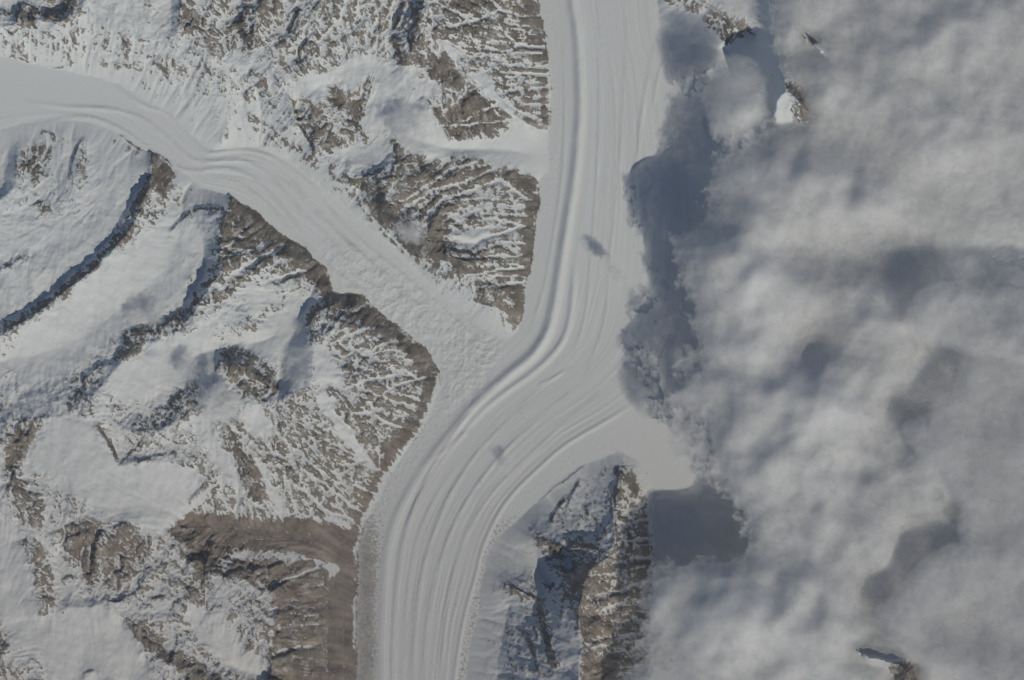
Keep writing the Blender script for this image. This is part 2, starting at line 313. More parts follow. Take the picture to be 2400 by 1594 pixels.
# bare ground, 1 = all rock, 0.5 = broken rock and snow, 0 = unbroken snow: (weight, outline)
ROCK = [
 # broad mixed ground first, then the bare faces, then the snowfields cut out of them
 (.50, [(640,-130),(1235,-130),(1262,0),(1275,80),(1285,160),(1290,290),(1262,310),(1200,260),(1150,190),(1050,95),(1000,150),(950,150),(860,140),(760,170),(700,190),(640,150),(590,120),(620,30)]),
 (.52, [(430,-130),(640,-130),(615,30),(590,125),(520,130),(470,120),(425,90)]),
 (.42, [(-150,-130),(210,-130),(200,40),(170,60),(60,75),(-150,90)]),
 (.30, [(-150,70),(200,50),(300,90),(420,95),(520,135),(560,170),(480,180),(380,150),(250,150),(120,150),(-150,120)]),
 (.36, [(340,140),(480,135),(520,170),(450,200),(370,160)]),
 (.50, [(980,130),(1050,110),(1110,170),(1180,250),(1230,310),(1130,330),(1070,345),(1020,270),(980,210)]),
 (.50, [(740,250),(790,200),(880,175),(870,260),(850,300),(860,350),(760,365),(738,320)]),
 (.56, [(890,380),(960,370),(1060,365),(1180,390),(1258,420),(1258,470),(1245,600),(1225,700),(1210,775),(1180,740),(1140,680),(1095,630),(1030,610),(960,560),(900,480)]),
 (.55, [(540,460),(600,495),(700,565),(770,640),(775,700),(860,690),(1000,820),(1025,870),(1022,920),(960,1040),(900,1110),(850,1220),(780,1225),(700,1205),(600,1200),(560,1120),(500,1000),(560,960),(640,950),(735,900),(740,800),(690,690),(600,640),(520,720),(460,760),(470,690),(530,630),(520,520)]),
 (.35, [(620,640),(720,640),(760,700),(720,760),(640,800),(560,780),(580,700)]),
 (.47, [(260,1220),(420,1170),(560,1200),(560,1300),(480,1400),(330,1420),(230,1400),(150,1330),(130,1230)]),
 (.40, [(20,1000),(130,960),(230,1050),(220,1180),(180,1260),(60,1240),(20,1150)]),
 (.42, [(290,1030),(420,1020),(520,990),(560,1080),(600,1180),(520,1200),(450,1110),(400,1085),(300,1085)]),
 (.45, [(280,1430),(350,1450),(520,1400),(640,1380),(660,1594),(640,1720),(460,1720),(420,1570),(340,1510)]),
 (.34, [(40,300),(130,310),(210,330),(200,440),(230,480),(280,520),(200,530),(120,480),(70,500),(40,420)]),
 (.30, [(170,420),(290,470),(270,540),(190,520)]), (.38, [(340,440),(470,420),(450,520),(390,560),(330,510)]),
 (.28, [(180,700),(290,720),(280,810),(220,820),(170,760)]), (.25, [(0,780),(60,760),(30,880),(-150,960),(-150,800)]),
 (.30, [(150,880),(270,850),(230,960),(110,970),(0,1010),(60,900)]), (.42, [(270,920),(330,940),(470,880),(470,960),(380,1010),(250,990)]),
 (.50, [(1238,1232),(1310,1265),(1426,1296),(1390,1330),(1350,1400),(1330,1350),(1280,1320),(1250,1280)]),
 (.46, [(1445,1090),(1475,1070),(1510,1150),(1528,1250),(1528,1450),(1500,1720),(1355,1720),(1360,1560),(1368,1480),(1352,1440),(1372,1360),(1430,1300),(1445,1200)]),
 (.38, [(1270,1150),(1390,1110),(1440,1150),(1430,1290),(1330,1260),(1260,1230)]), (.24, [(1255,1390),(1300,1420),(1355,1500),(1350,1720),(1270,1720),(1290,1560),(1260,1450)]),
 (.45, [(1170,1364),(1270,1395),(1300,1500),(1280,1500),(1250,1410),(1170,1380)]),
 (.50, [(1560,-20),(1660,5),(1750,40),(1770,95),(1700,105),(1640,40),(1560,20)]), (.62, [(1840,190),(1920,230),(1910,300),(1850,290),(1845,230)]), (.55, [(1870,70),(1920,80),(1915,110),(1880,112)]), (.62, [(2080,1545),(2150,1545),(2200,1720),(2080,1720)]),
 # bare faces
 (1., [(60,18),(92,20),(90,75),(52,78),(60,50)]), (.9, [(430,20),(470,30),(475,60),(440,70),(428,55)]), (.75, [(450,90),(515,80),(520,125),(480,115)]),
 (.8, [(100,0),(200,0),(190,32),(160,52),(112,50)]), (.8, [(38,10),(62,6),(50,40),(40,62),(36,40)]), (.8, [(535,40),(612,32),(600,85),(582,128),(530,125),(528,75)]),
 (.8, [(610,0),(660,0),(655,40),(620,42)]), (.75, [(640,40),(670,50),(680,80),(650,95),(625,70)]), (.75, [(755,10),(785,8),(795,40),(770,48)]),
 (.95, [(1055,0),(1150,0),(1160,20),(1100,35),(1060,25)]), (.9, [(1040,65),(1130,55),(1140,80),(1090,85),(1050,80)]),
 (.9, [(1230,0),(1262,10),(1272,60),(1276,120),(1262,110),(1240,60)]), (1., [(1255,110),(1285,120),(1286,150),(1250,140)]), (.95, [(1270,180),(1290,190),(1289,290),(1268,280)]),
 (1., [(1039,262),(1115,195),(1142,222),(1161,244),(1148,260),(1213,287),(1169,298),(1115,325),(1083,339),(1045,298)]),
 (1., [(1001,152),(1039,130),(1066,133),(1061,152),(1104,160),(1104,184),(1061,211),(1034,201),(1007,179)]),
 (1., [(768,195),(800,217),(817,238),(855,247),(860,271),(838,298),(817,260),(790,260),(773,244),(776,217)]), (.9, [(841,238),(843,200),(865,176),(873,185),(860,210),(858,235)]),
 (.9, [(740,258),(760,252),(765,290),(790,320),(805,350),(780,360),(750,330),(738,290)]), (1., [(795,293),(815,305),(845,325),(840,332),(805,315)]), (.9, [(850,320),(872,330),(876,345),(856,338)]),
 (1., [(917,310),(928,330),(925,352),(937,340),(955,360),(965,390),(945,405),(928,380),(920,350)]),
 (.85, [(940,372),(1000,365),(1060,372),(1110,382),(1175,388),(1190,405),(1100,455),(1000,505),(940,495),(925,440)]),
 (1., [(1170,385),(1200,400),(1258,420),(1260,470),(1252,530),(1242,600),(1228,690),(1213,772),(1200,755),(1215,680),(1226,600),(1235,520),(1232,450),(1180,420)]),
 (.95, [(1005,515),(1040,505),(1060,560),(1078,582),(1040,600),(1010,605),(990,575)]),
 (1., [(545,465),(600,502),(640,538),(700,572),(745,612),(770,642),(774,690),(745,680),(715,645),(680,612),(640,580),(600,550),(560,520),(540,490)]),
 (1., [(800,692),(850,697),(900,744),(950,786),(1000,825),(1018,850),(1024,880),(1020,920),(1005,960),(970,1015),(930,1065),(895,1115),(865,1180),(845,1235),(835,1290),(830,1400),(832,1720),(760,1720),(767,1450),(770,1350),(795,1330),(815,1260),(838,1200),(858,1150),(888,1090),(928,1030),(960,980),(985,930),(992,880),(960,835),(915,790),(870,760),(820,742),(790,725)]),
 (1., [(400,1195),(450,1200),(520,1205),(600,1215),(700,1212),(780,1228),(840,1240),(835,1300),(800,1330),(770,1320),(700,1300),(600,1290),(540,1285),(510,1330),(480,1380),(460,1330),(430,1270),(405,1240)]),
 (.97, [(520,1340),(560,1310),(650,1306),(740,1312),(768,1340),(772,1720),(650,1720),(640,1520),(655,1430),(620,1370),(560,1362)]),
 (.9, [(140,1235),(220,1212),(262,1228),(235,1262),(228,1310),(240,1340),(220,1375),(195,1350),(170,1290)]), (.85, [(262,1240),(340,1228),(358,1262),(345,1320),(300,1345),(285,1395),(248,1370),(240,1310)]),
 (.8, [(420,1350),(460,1340),(490,1400),(470,1440),(430,1400)]), (.95, [(295,1440),(340,1455),(370,1490),(400,1520),(460,1542),(520,1600),(560,1720),(480,1720),(430,1575),(380,1548),(350,1515),(322,1480)]),
 (1., [(100,978),(122,985),(92,1030),(62,1052),(42,1112),(20,1102),(22,1040),(50,1008)]), (.8, [(40,1120),(80,1112),(62,1150),(100,1165),(108,1200),(100,1232),(60,1222),(40,1190)]),
 (.8, [(360,345),(378,360),(412,400),(415,420),(395,455),(375,478),(362,440),(350,420)]), (.95, [(372,380),(412,402),(398,450),(380,472),(366,430)]),
 (.85, [(290,520),(325,500),(320,560),(300,580),(275,590)]), (.85, [(150,660),(178,650),(185,690),(160,700)]),
 (.85, [(60,350),(118,330),(128,360),(118,410),(80,430),(55,400)]), (.8, [(85,485),(130,475),(132,505),(105,520)]), (.85, [(200,345),(212,355),(202,420),(190,455),(182,430)]), (.7, [(76,570),(92,580),(110,630),(90,650),(86,610)]),
 (.75, [(290,325),(320,335),(325,370),(300,360)]), (.7, [(415,520),(440,515),(440,550),(418,550)]), (.85, [(520,505),(560,490),(570,520),(620,560),(600,600),(530,620),(520,570)]),
 (.9, [(520,842),(545,845),(580,880),(575,930),(560,930),(545,890)]), (.75, [(560,860),(640,890),(650,930),(600,942),(570,915)]),
 (.8, [(320,762),(365,755),(345,800),(300,800)]), (.85, [(540,1010),(570,1050),(600,1110),(640,1160),(600,1180),(560,1110)]),
 (.85, [(1395,1095),(1425,1085),(1425,1110),(1400,1120)]), (1., [(1468,1108),(1485,1115),(1500,1150),(1485,1165),(1472,1135)]), (.9, [(1285,1272),(1325,1275),(1320,1300),(1292,1298)]),
 (.85, [(1372,1360),(1420,1330),(1420,1390),(1380,1400)]), (.9, [(1358,1430),(1400,1420),(1410,1480),(1370,1490)]), (1., [(1370,1540),(1440,1530),(1445,1600),(1400,1600),(1365,1720),(1355,1600)]),
 (.9, [(1262,1402),(1272,1410),(1285,1470),(1310,1560),(1290,1560),(1272,1480)]),
 (.85, [(0,1450),(25,1490),(20,1540),(-150,1540),(-150,1440)]), (.7, [(0,1545),(60,1560),(110,1600),(60,1720),(-150,1720),(-150,1560)]), (.8, [(225,1575),(270,1560),(290,1720),(200,1720)]),
 # snowfields inside the broken ground
 (0., [(1035,100),(1050,98),(1080,145),(1110,180),(1135,170),(1160,215),(1200,260),(1250,305),(1240,318),(1205,295),(1160,248),(1115,205),(1075,160)]),
 (0., [(700,185),(780,172),(800,155),(850,130),(920,150),(960,190),(960,235),(985,235),(1015,275),(1060,330),(1150,330),(1210,290),(1262,315),(1290,380),(1260,418),(1200,395),(1160,365),(1060,368),(1010,378),(960,350),(920,300),(900,300),(870,318),(862,265),(880,185),(860,172),(835,215),(800,205),(770,190),(760,250),(735,240)]),
 (0., [(780,352),(860,345),(915,345),(918,385),(880,395),(820,380)]), (0., [(1047,555),(1075,542),(1130,532),(1160,548),(1190,550),(1150,565),(1100,580),(1070,580)]), (0., [(975,195),(1030,190),(1030,215),(1005,235),(985,215)]),
 (.15, [(-150,560),(0,520),(60,520),(110,525),(180,540),(270,500),(290,505),(250,560),(170,640),(80,705),(0,740),(-150,790)]), (.0, [(210,600),(305,600),(400,500),(440,500),(440,600),(430,700),(360,745),(300,770),(250,790),(150,880),(60,890),(20,850),(60,790),(140,720),(180,690),(190,640)]),
 (.0, [(275,860),(350,815),(400,795),(500,790),(540,830),(500,850),(450,860),(400,910),(350,940),(300,940),(270,910)]),
 (.0, [(590,680),(640,660),(650,700),(600,740),(575,730)]), (.05, [(555,790),(640,760),(690,700),(725,690),(715,790),(680,830),(660,850),(600,860),(555,830)]), (0., [(736,805),(770,815),(800,870),(815,900),(790,905),(745,900)]), (0., [(663,825),(700,790),(734,800),(734,895),(715,912),(690,922),(688,880),(668,870)]),
 (0., [(735,902),(760,925),(795,965),(835,1020),(872,1098),(860,1100),(820,1050),(785,1000),(750,950)]), (.1, [(445,975),(490,985),(520,1030),(560,1110),(600,1180),(580,1190),(530,1120),(480,1040)]), (.1, [(595,1050),(620,1090),(650,1150),(680,1200),(660,1215),(620,1150)]),
 (.05, [(560,960),(620,950),(650,1010),(610,1030),(570,1000)]),
 (0., [(110,980),(200,968),(240,1020),(280,1090),(400,1080),(460,1100),(480,1170),(440,1200),(390,1250),(330,1250),(310,1215),(280,1225),(240,1190),(190,1160),(150,1160),(130,1110),(60,1100),(90,1040)]), (0., [(160,1005),(215,985),(262,1060),(240,1090),(180,1080)]),
 (.0, [(110,1440),(170,1430),(238,1420),(285,1450),(320,1500),(345,1545),(370,1600),(300,1600),(200,1600),(140,1600),(100,1540),(40,1500),(0,1440),(-150,1400),(-150,1240),(0,1225),(60,1260),(100,1300),(115,1400)]),
 (.1, [(420,1400),(480,1420),(530,1480),(580,1520),(640,1560),(600,1590),(540,1570),(490,1530),(450,1470)]), (.2, [(440,1440),(520,1430),(560,1480),(540,1500),(480,1490)]),
 (0., [(1812,235),(1845,215),(1850,250),(1845,290),(1815,290)]), (0., [(1893,108),(1945,135),(1935,150),(1895,130)]), (0., [(1980,1480),(2060,1530),(2075,1550),(2000,1560)]),
 # steep walls: bare rock, its dark tone also standing in for their shade
 (.72, [(350,400),(365,400),(347,470),(324,522),(294,562),(259,602),(219,642),(174,672),(144,697),(104,732),(44,770),(0,790),(-150,840),(-150,812),(0,762),(84,718),(130,692),(175,648),(225,603),(262,558),(295,508),(325,455)]),
 (.75, [(293,780),(314,764),(369,753),(428,715),(461,715),(447,770),(407,777),(369,791),(339,813),(300,845),(272,850)]), (.50, [(150,885),(265,838),(245,900),(215,965),(180,970),(200,900)]), (.62, [(-150,1060),(0,1010),(50,985),(110,963),(190,964),(110,982),(50,1008),(0,1044)]),
 (.72, [(320,1005),(342,970),(385,943),(439,899),(466,888),(477,932),(461,964),(407,986),(380,1013)]), (.60, [(825,430),(870,430),(905,470),(940,510),(930,530),(880,490),(830,470)]), (.70, [(697,272),(715,232),(735,240),(736,330),(722,330)]),
 (.75, [(727,726),(763,718),(790,713),(784,732),(752,756),(735,783),(730,813)]), (.62, [(585,285),(640,315),(700,345),(745,385),(738,392),(690,358),(630,328),(583,297)]), (.6, [(1320,1330),(1360,1330),(1364,1400),(1352,1440),(1335,1400)]),
 (.6, [(1000,600),(1030,612),(1035,650),(1010,640)]), (.6, [(1045,650),(1088,607),(1092,645),(1060,665)]), (.6, [(1108,665),(1140,662),(1128,715)]),  # outlines of small shadows below the crest, filled with rock tone
]
# snow-choked gullies: (half width, depth m, line)
GULLIES = [
 (8,60,[(1007,495),(1040,472),(1090,452),(1130,436),(1174,423)]), (6,45,[(940,473),(1000,440),(1057,400),(1107,387)]), (5,40,[(934,500),(1018,445),(1090,428),(1157,395)]),
 (4,30,[(1090,648),(1157,634),(1224,628)]), (5,40,[(1085,573),(1146,556),(1218,534)]), (4,30,[(1129,673),(1224,662)]), (5,40,[(1040,261),(1090,222),(1124,206)]), (5,40,[(1057,300),(1118,267),(1162,245)]),
 (4,25,[(1060,298),(1130,290),(1207,278)]), (5,35,[(1051,67),(1118,50),(1174,28)]), (4,25,[(1107,95),(1180,108),(1275,111)]), (4,20,[(1130,132),(1270,126)]), (4,20,[(1160,152),(1272,157)]), (5,25,[(1180,170),(1282,176)]),
 (5,35,[(818,83),(890,28),(912,0)]), (5,35,[(890,117),(934,72),(957,17)]), (5,35,[(684,117),(729,56)]), (5,30,[(745,110),(790,60),(820,10)]),
 (8,55,[(473,695),(556,634),(612,606),(662,578)]), (5,35,[(523,584),(584,551),(612,534)]), (5,35,[(530,604),(600,585),(667,556)]), (5,30,[(612,667),(679,645),(716,634)]),
 (5,40,[(768,795),(800,755),(823,734),(857,717)]), (5,35,[(800,800),(834,779),(901,762)]), (5,30,[(830,830),(900,805),(950,800)]), (4,30,[(806,915),(860,892),(930,880)]), (4,25,[(860,945),(930,905),(990,885)]), (5,30,[(800,960),(880,975),(930,1000)]),
 (5,55,[(632,1370),(690,1352),(744,1332)]), (7,65,[(640,1530),(690,1518),(735,1512)]), (4,25,[(681,1437),(735,1443)]), (4,25,[(640,1425),(700,1421),(735,1424)]), (4,25,[(640,1470),(700,1462),(745,1466)]),
 (6,30,[(1373,1394),(1444,1383),(1522,1359)]), (5,30,[(1436,1248),(1493,1223),(1520,1215)]), (5,30,[(1436,1318),(1480,1308),(1522,1302)]), (5,30,[(1390,1428),(1460,1410)]), (5,30,[(1385,1516),(1430,1500),(1480,1485)]), (4,25,[(1450,1270),(1520,1262)]), (4,25,[(1380,1345),(1440,1340),(1510,1325)]),
 (4,25,[(640,1000),(700,1060),(790,1130)]), (4,25,[(560,1150),(610,1190)]), (5,25,[(690,1130),(760,1190),(820,1215)]), (4,25,[(720,1100),(800,1165),(830,1190)]),
]
# escarpments: (height m, width of the wall, line[, way it faces]); by default the wall faces away from the sun
NE = (0.7, -0.7)
WALLS = [
 (120,14,[(62,8),(50,40),(42,62)]), (40,5,[(168,78),(187,108)]), (40,5,[(285,80),(305,115)]), (70,8,[(362,146),(392,168),(385,178)]), (60,7,[(575,185),(612,180),(640,225)]), (60,7,[(572,228),(600,205),(628,195)]),
 (60,7,[(585,265),(600,280),(640,300),(658,322)]), (16,3,[(10,125),(60,140),(100,158),(150,158),(185,145)]), (14,3,[(235,148),(310,152)]), (60,6,[(200,322),(187,342),(174,385),(168,425)]), (45,5,[(287,320),(325,347),(322,368)]), (50,6,[(98,309),(127,320),(130,340)]),
 (90,10,[(680,80),(705,27)]), (130,32,[(745,105),(730,140),(705,180)]), (90,14,[(800,103),(838,73),(871,46),(898,16)]), (90,14,[(882,119),(923,79),(942,46),(955,11)]), (110,20,[(944,160),(940,120),(925,90)]), (160,26,[(990,165),(988,110),(985,60),(1000,10)]),
 (160,32,[(1040,100),(1045,60),(1048,10)]), (80,9,[(993,230),(1015,258),(1039,293)],NE), (90,12,[(760,60),(790,30),(800,-10)]), (80,10,[(640,60),(650,20),(660,-20)]), (70,9,[(840,130),(870,110),(900,60)]), (80,10,[(700,130),(725,100),(750,80)]), (60,8,[(620,120),(660,110),(680,95)]),
 (70,9,[(480,60),(500,20),(510,-30)]), (50,7,[(440,60),(470,75),(510,80)]),
 (160,42,[(868,405),(900,440),(910,480),(935,510)]), (120,28,[(997,560),(990,600)]), (110,22,[(1045,583),(1040,612)]), (130,34,[(1092,606),(1092,642)]), (120,26,[(1141,663),(1138,690),(1130,712)]), (90,14,[(640,575),(625,600),(600,630),(588,648)]), (70,9,[(768,786),(806,737)]),
 (70,8,[(455,505),(470,492),(515,495)]), (80,9,[(400,548),(428,517),(450,503)]), (45,5,[(73,485),(120,470)]), (80,12,[(0,637),(30,627),(45,612),(72,611)]), (70,10,[(458,665),(468,718)]), (90,14,[(530,680),(580,645),(640,605)]), (70,10,[(525,612),(580,590),(640,575)]), (60,8,[(620,680),(670,660),(715,650)]),
 (80,22,[(200,905),(190,940),(188,968)]), (70,6,[(233,993),(262,1047),(283,1083)],NE), (45,6,[(285,1092),(325,1046),(347,1021)]), (130,40,[(515,843),(560,858),(640,900)],NE), (60,7,[(534,997),(553,1030)],NE), (60,8,[(583,1067),(602,1084)],NE), (70,12,[(790,945),(795,975),(828,991)]),
 (100,12,[(250,1238),(232,1272),(228,1300)]), (90,18,[(238,1300),(232,1350),(215,1392)]), (80,8,[(282,1382),(284,1354),(310,1346)]), (70,8,[(287,1226),(333,1240)]), (60,10,[(97,1280),(110,1320),(128,1358)],NE), (110,28,[(62,1260),(85,1330),(95,1380),(110,1440)],NE), (55,7,[(150,1360),(172,1345)]),
 (100,10,[(300,1445),(325,1478),(345,1500),(366,1516)]), (60,6,[(345,1405),(400,1395)]), (70,7,[(270,1412),(325,1388)]), (80,9,[(410,1408),(442,1422)]), (70,7,[(530,1350),(560,1340),(640,1328)]), (60,6,[(440,1305),(493,1322)]), (60,6,[(198,1578),(228,1570)]),
 (70,8,[(624,1334),(668,1320)]), (26,5,[(745,1318),(762,1345),(764,1375)]), (90,10,[(635,1548),(708,1519)]), (60,7,[(180,1240),(205,1225),(225,1222)]), (60,7,[(150,1285),(165,1260),(200,1255)]),
 (80,10,[(1330,1272),(1363,1278),(1422,1297)]), (70,10,[(1310,1325),(1340,1345),(1366,1356)]), (70,8,[(1322,1386),(1365,1408)]), (60,6,[(1200,1378),(1268,1407)]), (110,16,[(1264,1402),(1276,1440),(1288,1490),(1308,1560)]), (60,9,[(1225,1470),(1250,1520),(1270,1590)]), (70,12,[(1445,1332),(1500,1320),(1522,1312)]), (60,10,[(1410,1407),(1460,1392),(1500,1382)]), (60,10,[(1370,1470),(1400,1450),(1440,1440)]), (60,10,[(1450,1240),(1490,1228),(1520,1225)]), (60,9,[(1375,1520),(1410,1500),(1440,1495)]),
 (60,8,[(1240,1160),(1290,1120),(1370,1085)]), (50,8,[(1330,1200),(1340,1160),(1360,1120)]), (70,12,[(1450,1090),(1448,1140),(1440,1190)]), (60,10,[(1290,1230),(1310,1190),(1335,1160)]),
 (60,8,[(20,1170),(40,1120),(60,1080)]), (50,6,[(40,1140),(70,1152),(110,1160)]), (60,8,[(120,1250),(160,1235),(200,1215)]), (50,7,[(320,1090),(360,1070),(420,1060)]), (60,8,[(440,1180),(480,1140),(500,1100)]),
]
# glacier outlines used again for parts
ICEFALL = [(740,560),(860,590),(950,650),(1050,720),(1130,780),(1180,830),(1150,900),(1080,960),(1030,960),(1035,880),(1000,820),(930,770),(860,700),(790,650)]
DIRTY = [(1035,890),(1085,965),(1035,1020),(980,1090),(940,1150),(912,1210),(895,1300),(884,1420),(882,1720),(830,1720),(834,1400),(838,1290),(858,1200),(898,1120),(948,1060),(1000,980)]
EASTDIRT = [(1200,1210),(1240,1190),(1190,1240),(1165,1262),(1142,1310),(1130,1360),(1124,1430),(1105,1500),(1092,1594),(1080,1720),(1052,1720),(1070,1594),(1084,1490),(1098,1420),(1118,1350),(1134,1290),(1164,1220)]
VALLEY_DEBRIS = [(430,1200),(520,1205),(600,1215),(700,1212),(780,1228),(842,1240),(836,1300),(800,1330),(770,1320),(700,1300),(600,1290),(540,1275),(470,1260)]
MORAINE = [(1338,-130),(1342,0),(1352,60),(1358,150),(1360,250),(1356,320),(1349,400),(1337,480),(1324,560),(1312,640),(1302,700),(1286,770),(1250,830),(1200,872),(1150,914),(1100,962),(1060,1012),(1020,1062),(985,1112),(955,1162),(931,1212),(915,1262),(906,1320),(900,1400),(896,1500),(893,1720)]
MORAINE2 = [(1346,600),(1343,680),(1337,740),(1320,795),(1288,838),(1240,880),(1190,915),(1140,955),(1100,997),(1062,1045),(1024,1096),(990,1150),(965,1204),(948,1262),(937,1322),(928,1400),(922,1500),(918,1720)]
RIGHTM = [(1545,-130),(1552,60),(1575,110),(1600,250),(1620,400),(1630,550),(1620,700),(1580,820),(1520,915),(1440,975),(1330,1040),(1260,1100),(1200,1160),(1160,1220),(1130,1290),(1115,1350),(1095,1420),(1080,1490),(1065,1594),(1050,1720)]
LINES_ICE = [  # (height m, half width units, line)
 (15, 5, [(60,237),(150,252),(250,256),(330,276),(390,320),(440,366),(480,380),(560,376),(610,396),(660,440),(720,510),(780,570),(840,640)]),
 (12, 5, [(100,286),(200,276),(280,302),(340,342),(400,382),(450,402),(530,396),(590,416),(640,460),(700,530),(740,592)]),
 (14, 5, [(270,195),(330,245),(400,270),(450,322),(490,360),(560,352),(640,370),(700,430)]),
 (15, 6, [(640,402),(700,452),(760,520),(830,582),(900,642),(960,702),(1020,752)]),
 (11, 4, [(660,380),(740,440),(800,520),(900,610),(1000,690),(1090,770),(1150,820)]),
 (10, 5, [(1530,110),(1515,200),(1500,300),(1490,420)]), (7, 4, [(1572,112),(1545,170),(1530,250)]),
 (14, 5, [(1190,890),(1110,960),(1050,1040),(1000,1120),(970,1190),(945,1260)]),
 (10, 4, [(1340,860),(1290,890),(1262,902)]),
 (12, 6, [(1000,1082),(1045,1055),(1095,1010)]),
 (15, 5, [(1250,920),(1190,985),(1120,1060),(1060,1150),(1020,1240),(990,1340),(975,1450),(966,1600)]), (15, 5, [(1330,920),(1260,985),(1180,1060),(1110,1150),(1060,1240),(1025,1340),(1003,1450),(990,1600)]),
 (12, 5, [(1400,920),(1330,985),(1240,1070),(1160,1150),(1100,1240),(1065,1340),(1045,1450),(1034,1600)]),
 (7, 4, [(1400,0),(1405,200),(1400,400),(1385,600),(1372,740),(1340,840)]), (6, 4, [(1470,0),(1462,200),(1450,400),(1430,600),(1415,760),(1370,880)]), (8, 4, [(1308,0),(1320,120),(1324,260),(1316,420),(1296,560),(1274,680),(1240,780)]),
 (7, 4, [(560,356),(640,388),(700,440),(770,520),(850,600),(930,680),(1000,760)]), (7, 4, [(480,420),(560,430),(630,480),(700,560),(780,630),(860,690)]), (8, 4, [(200,300),(205,350),(190,420)]), (8, 4, [(230,300),(240,360),(235,430)]), (8, 4, [(262,310),(275,370),(270,440)]),
]

# ================================================================== TERRAIN
log("grid", NX, NY)
m_tr = poly(TRUNK, 3.0); m_tb = poly(TRIB, 4.0)
ice = m_tr | m_tb
ZG = zg(X, Y).astype(F)

def resample(a, ny, nx):
    h, w = a.shape
    yy = np.linspace(0, h - 1, ny); xx = np.linspace(0, w - 1, nx)
    y0 = np.minimum(yy.astype(int), h - 2); x0 = np.minimum(xx.astype(int), w - 2)
    fy = (yy - y0)[:, None].astype(F); fx = (xx - x0)[None].astype(F)
    a00 = a[y0][:, x0]; a01 = a[y0][:, x0 + 1]; a10 = a[y0 + 1][:, x0]; a11 = a[y0 + 1][:, x0 + 1]
    return (a00 * (1 - fx) + a01 * fx) * (1 - fy) + (a10 * (1 - fx) + a11 * fx) * fy

def relax(val, msk, its=70):
    h, w = val.shape
    if min(h, w) < 14:
        u = np.full((h, w), (val * msk).sum() / max(msk.sum(), 1e-6), F); its = 300
    else:
        h2, w2 = (h + 1) // 2, (w + 1) // 2
        pv = np.zeros((h2 * 2, w2 * 2), F); pm = np.zeros((h2 * 2, w2 * 2), F)
        pv[:h, :w] = val * msk; pm[:h, :w] = msk
        sv = pv.reshape(h2, 2, w2, 2).sum((1, 3)); sm = pm.reshape(h2, 2, w2, 2).sum((1, 3))
        u = resample(relax(np.where(sm > 0, sv / np.maximum(sm, 1e-6), 0).astype(F), (sm > 0).astype(F), its), h, w)
    m = msk > 0
    u[m] = val[m]
    for _ in range(its):
        p = np.pad(u, 1, mode='edge')
        u = 0.25 * (p[:-2, 1:-1] + p[2:, 1:-1] + p[1:-1, :-2] + p[1:-1, 2:])
        u[m] = val[m]
    return u

hh, hw = HX.shape
cv = np.zeros((hh, hw), F); cm = np.zeros((hh, hw), F)
for k, L in enumerate(LINES):
    p = smooth_line(L, 3)
    for a, b in zip(p[:-1], p[1:]):
        n = max(2, int(np.hypot(b[0] - a[0], b[1] - a[1]) / (hS * 0.5)))
        t = np.linspace(0, 1, n)[:, None]
        q = a + (b - a) * t
        qx = q[:, 0] + 5.0 * fbm(q[:, 0] / 38.0, q[:, 1] / 38.0, 3, seed=300 + k)
        qy = q[:, 1] + 5.0 * fbm(q[:, 0] / 38.0, q[:, 1] / 38.0, 3, seed=340 + k)
        i = np.round((qx - X0) / hS).astype(int); j = np.round((qy - Y0) / hS).astype(int)
        ok = (i >= 0) & (i < hw) & (j >= 0) & (j < hh)
        zz = q[:, 2] + 28 * fbm(q[:, 0] / 30.0, q[:, 1] / 30.0, 3, seed=380)
        cv[j[ok], i[ok]] = zz[ok]; cm[j[ok], i[ok]] = 1
ih = ice[::2, ::2]
cv[ih] = ZG[::2, ::2][ih]; cm[ih] = 1
H = relax(cv, cm, 60)
log("relaxed", H.min(), H.max())

# spurs: mid-scale ridged relief away from ice
away = gblur(ih.astype(F), 5); away = np.clip(1 - away * 1.25, 0, 1)
relh = np.clip((H - ZG[::2, ::2]) / 500, 0, 1)
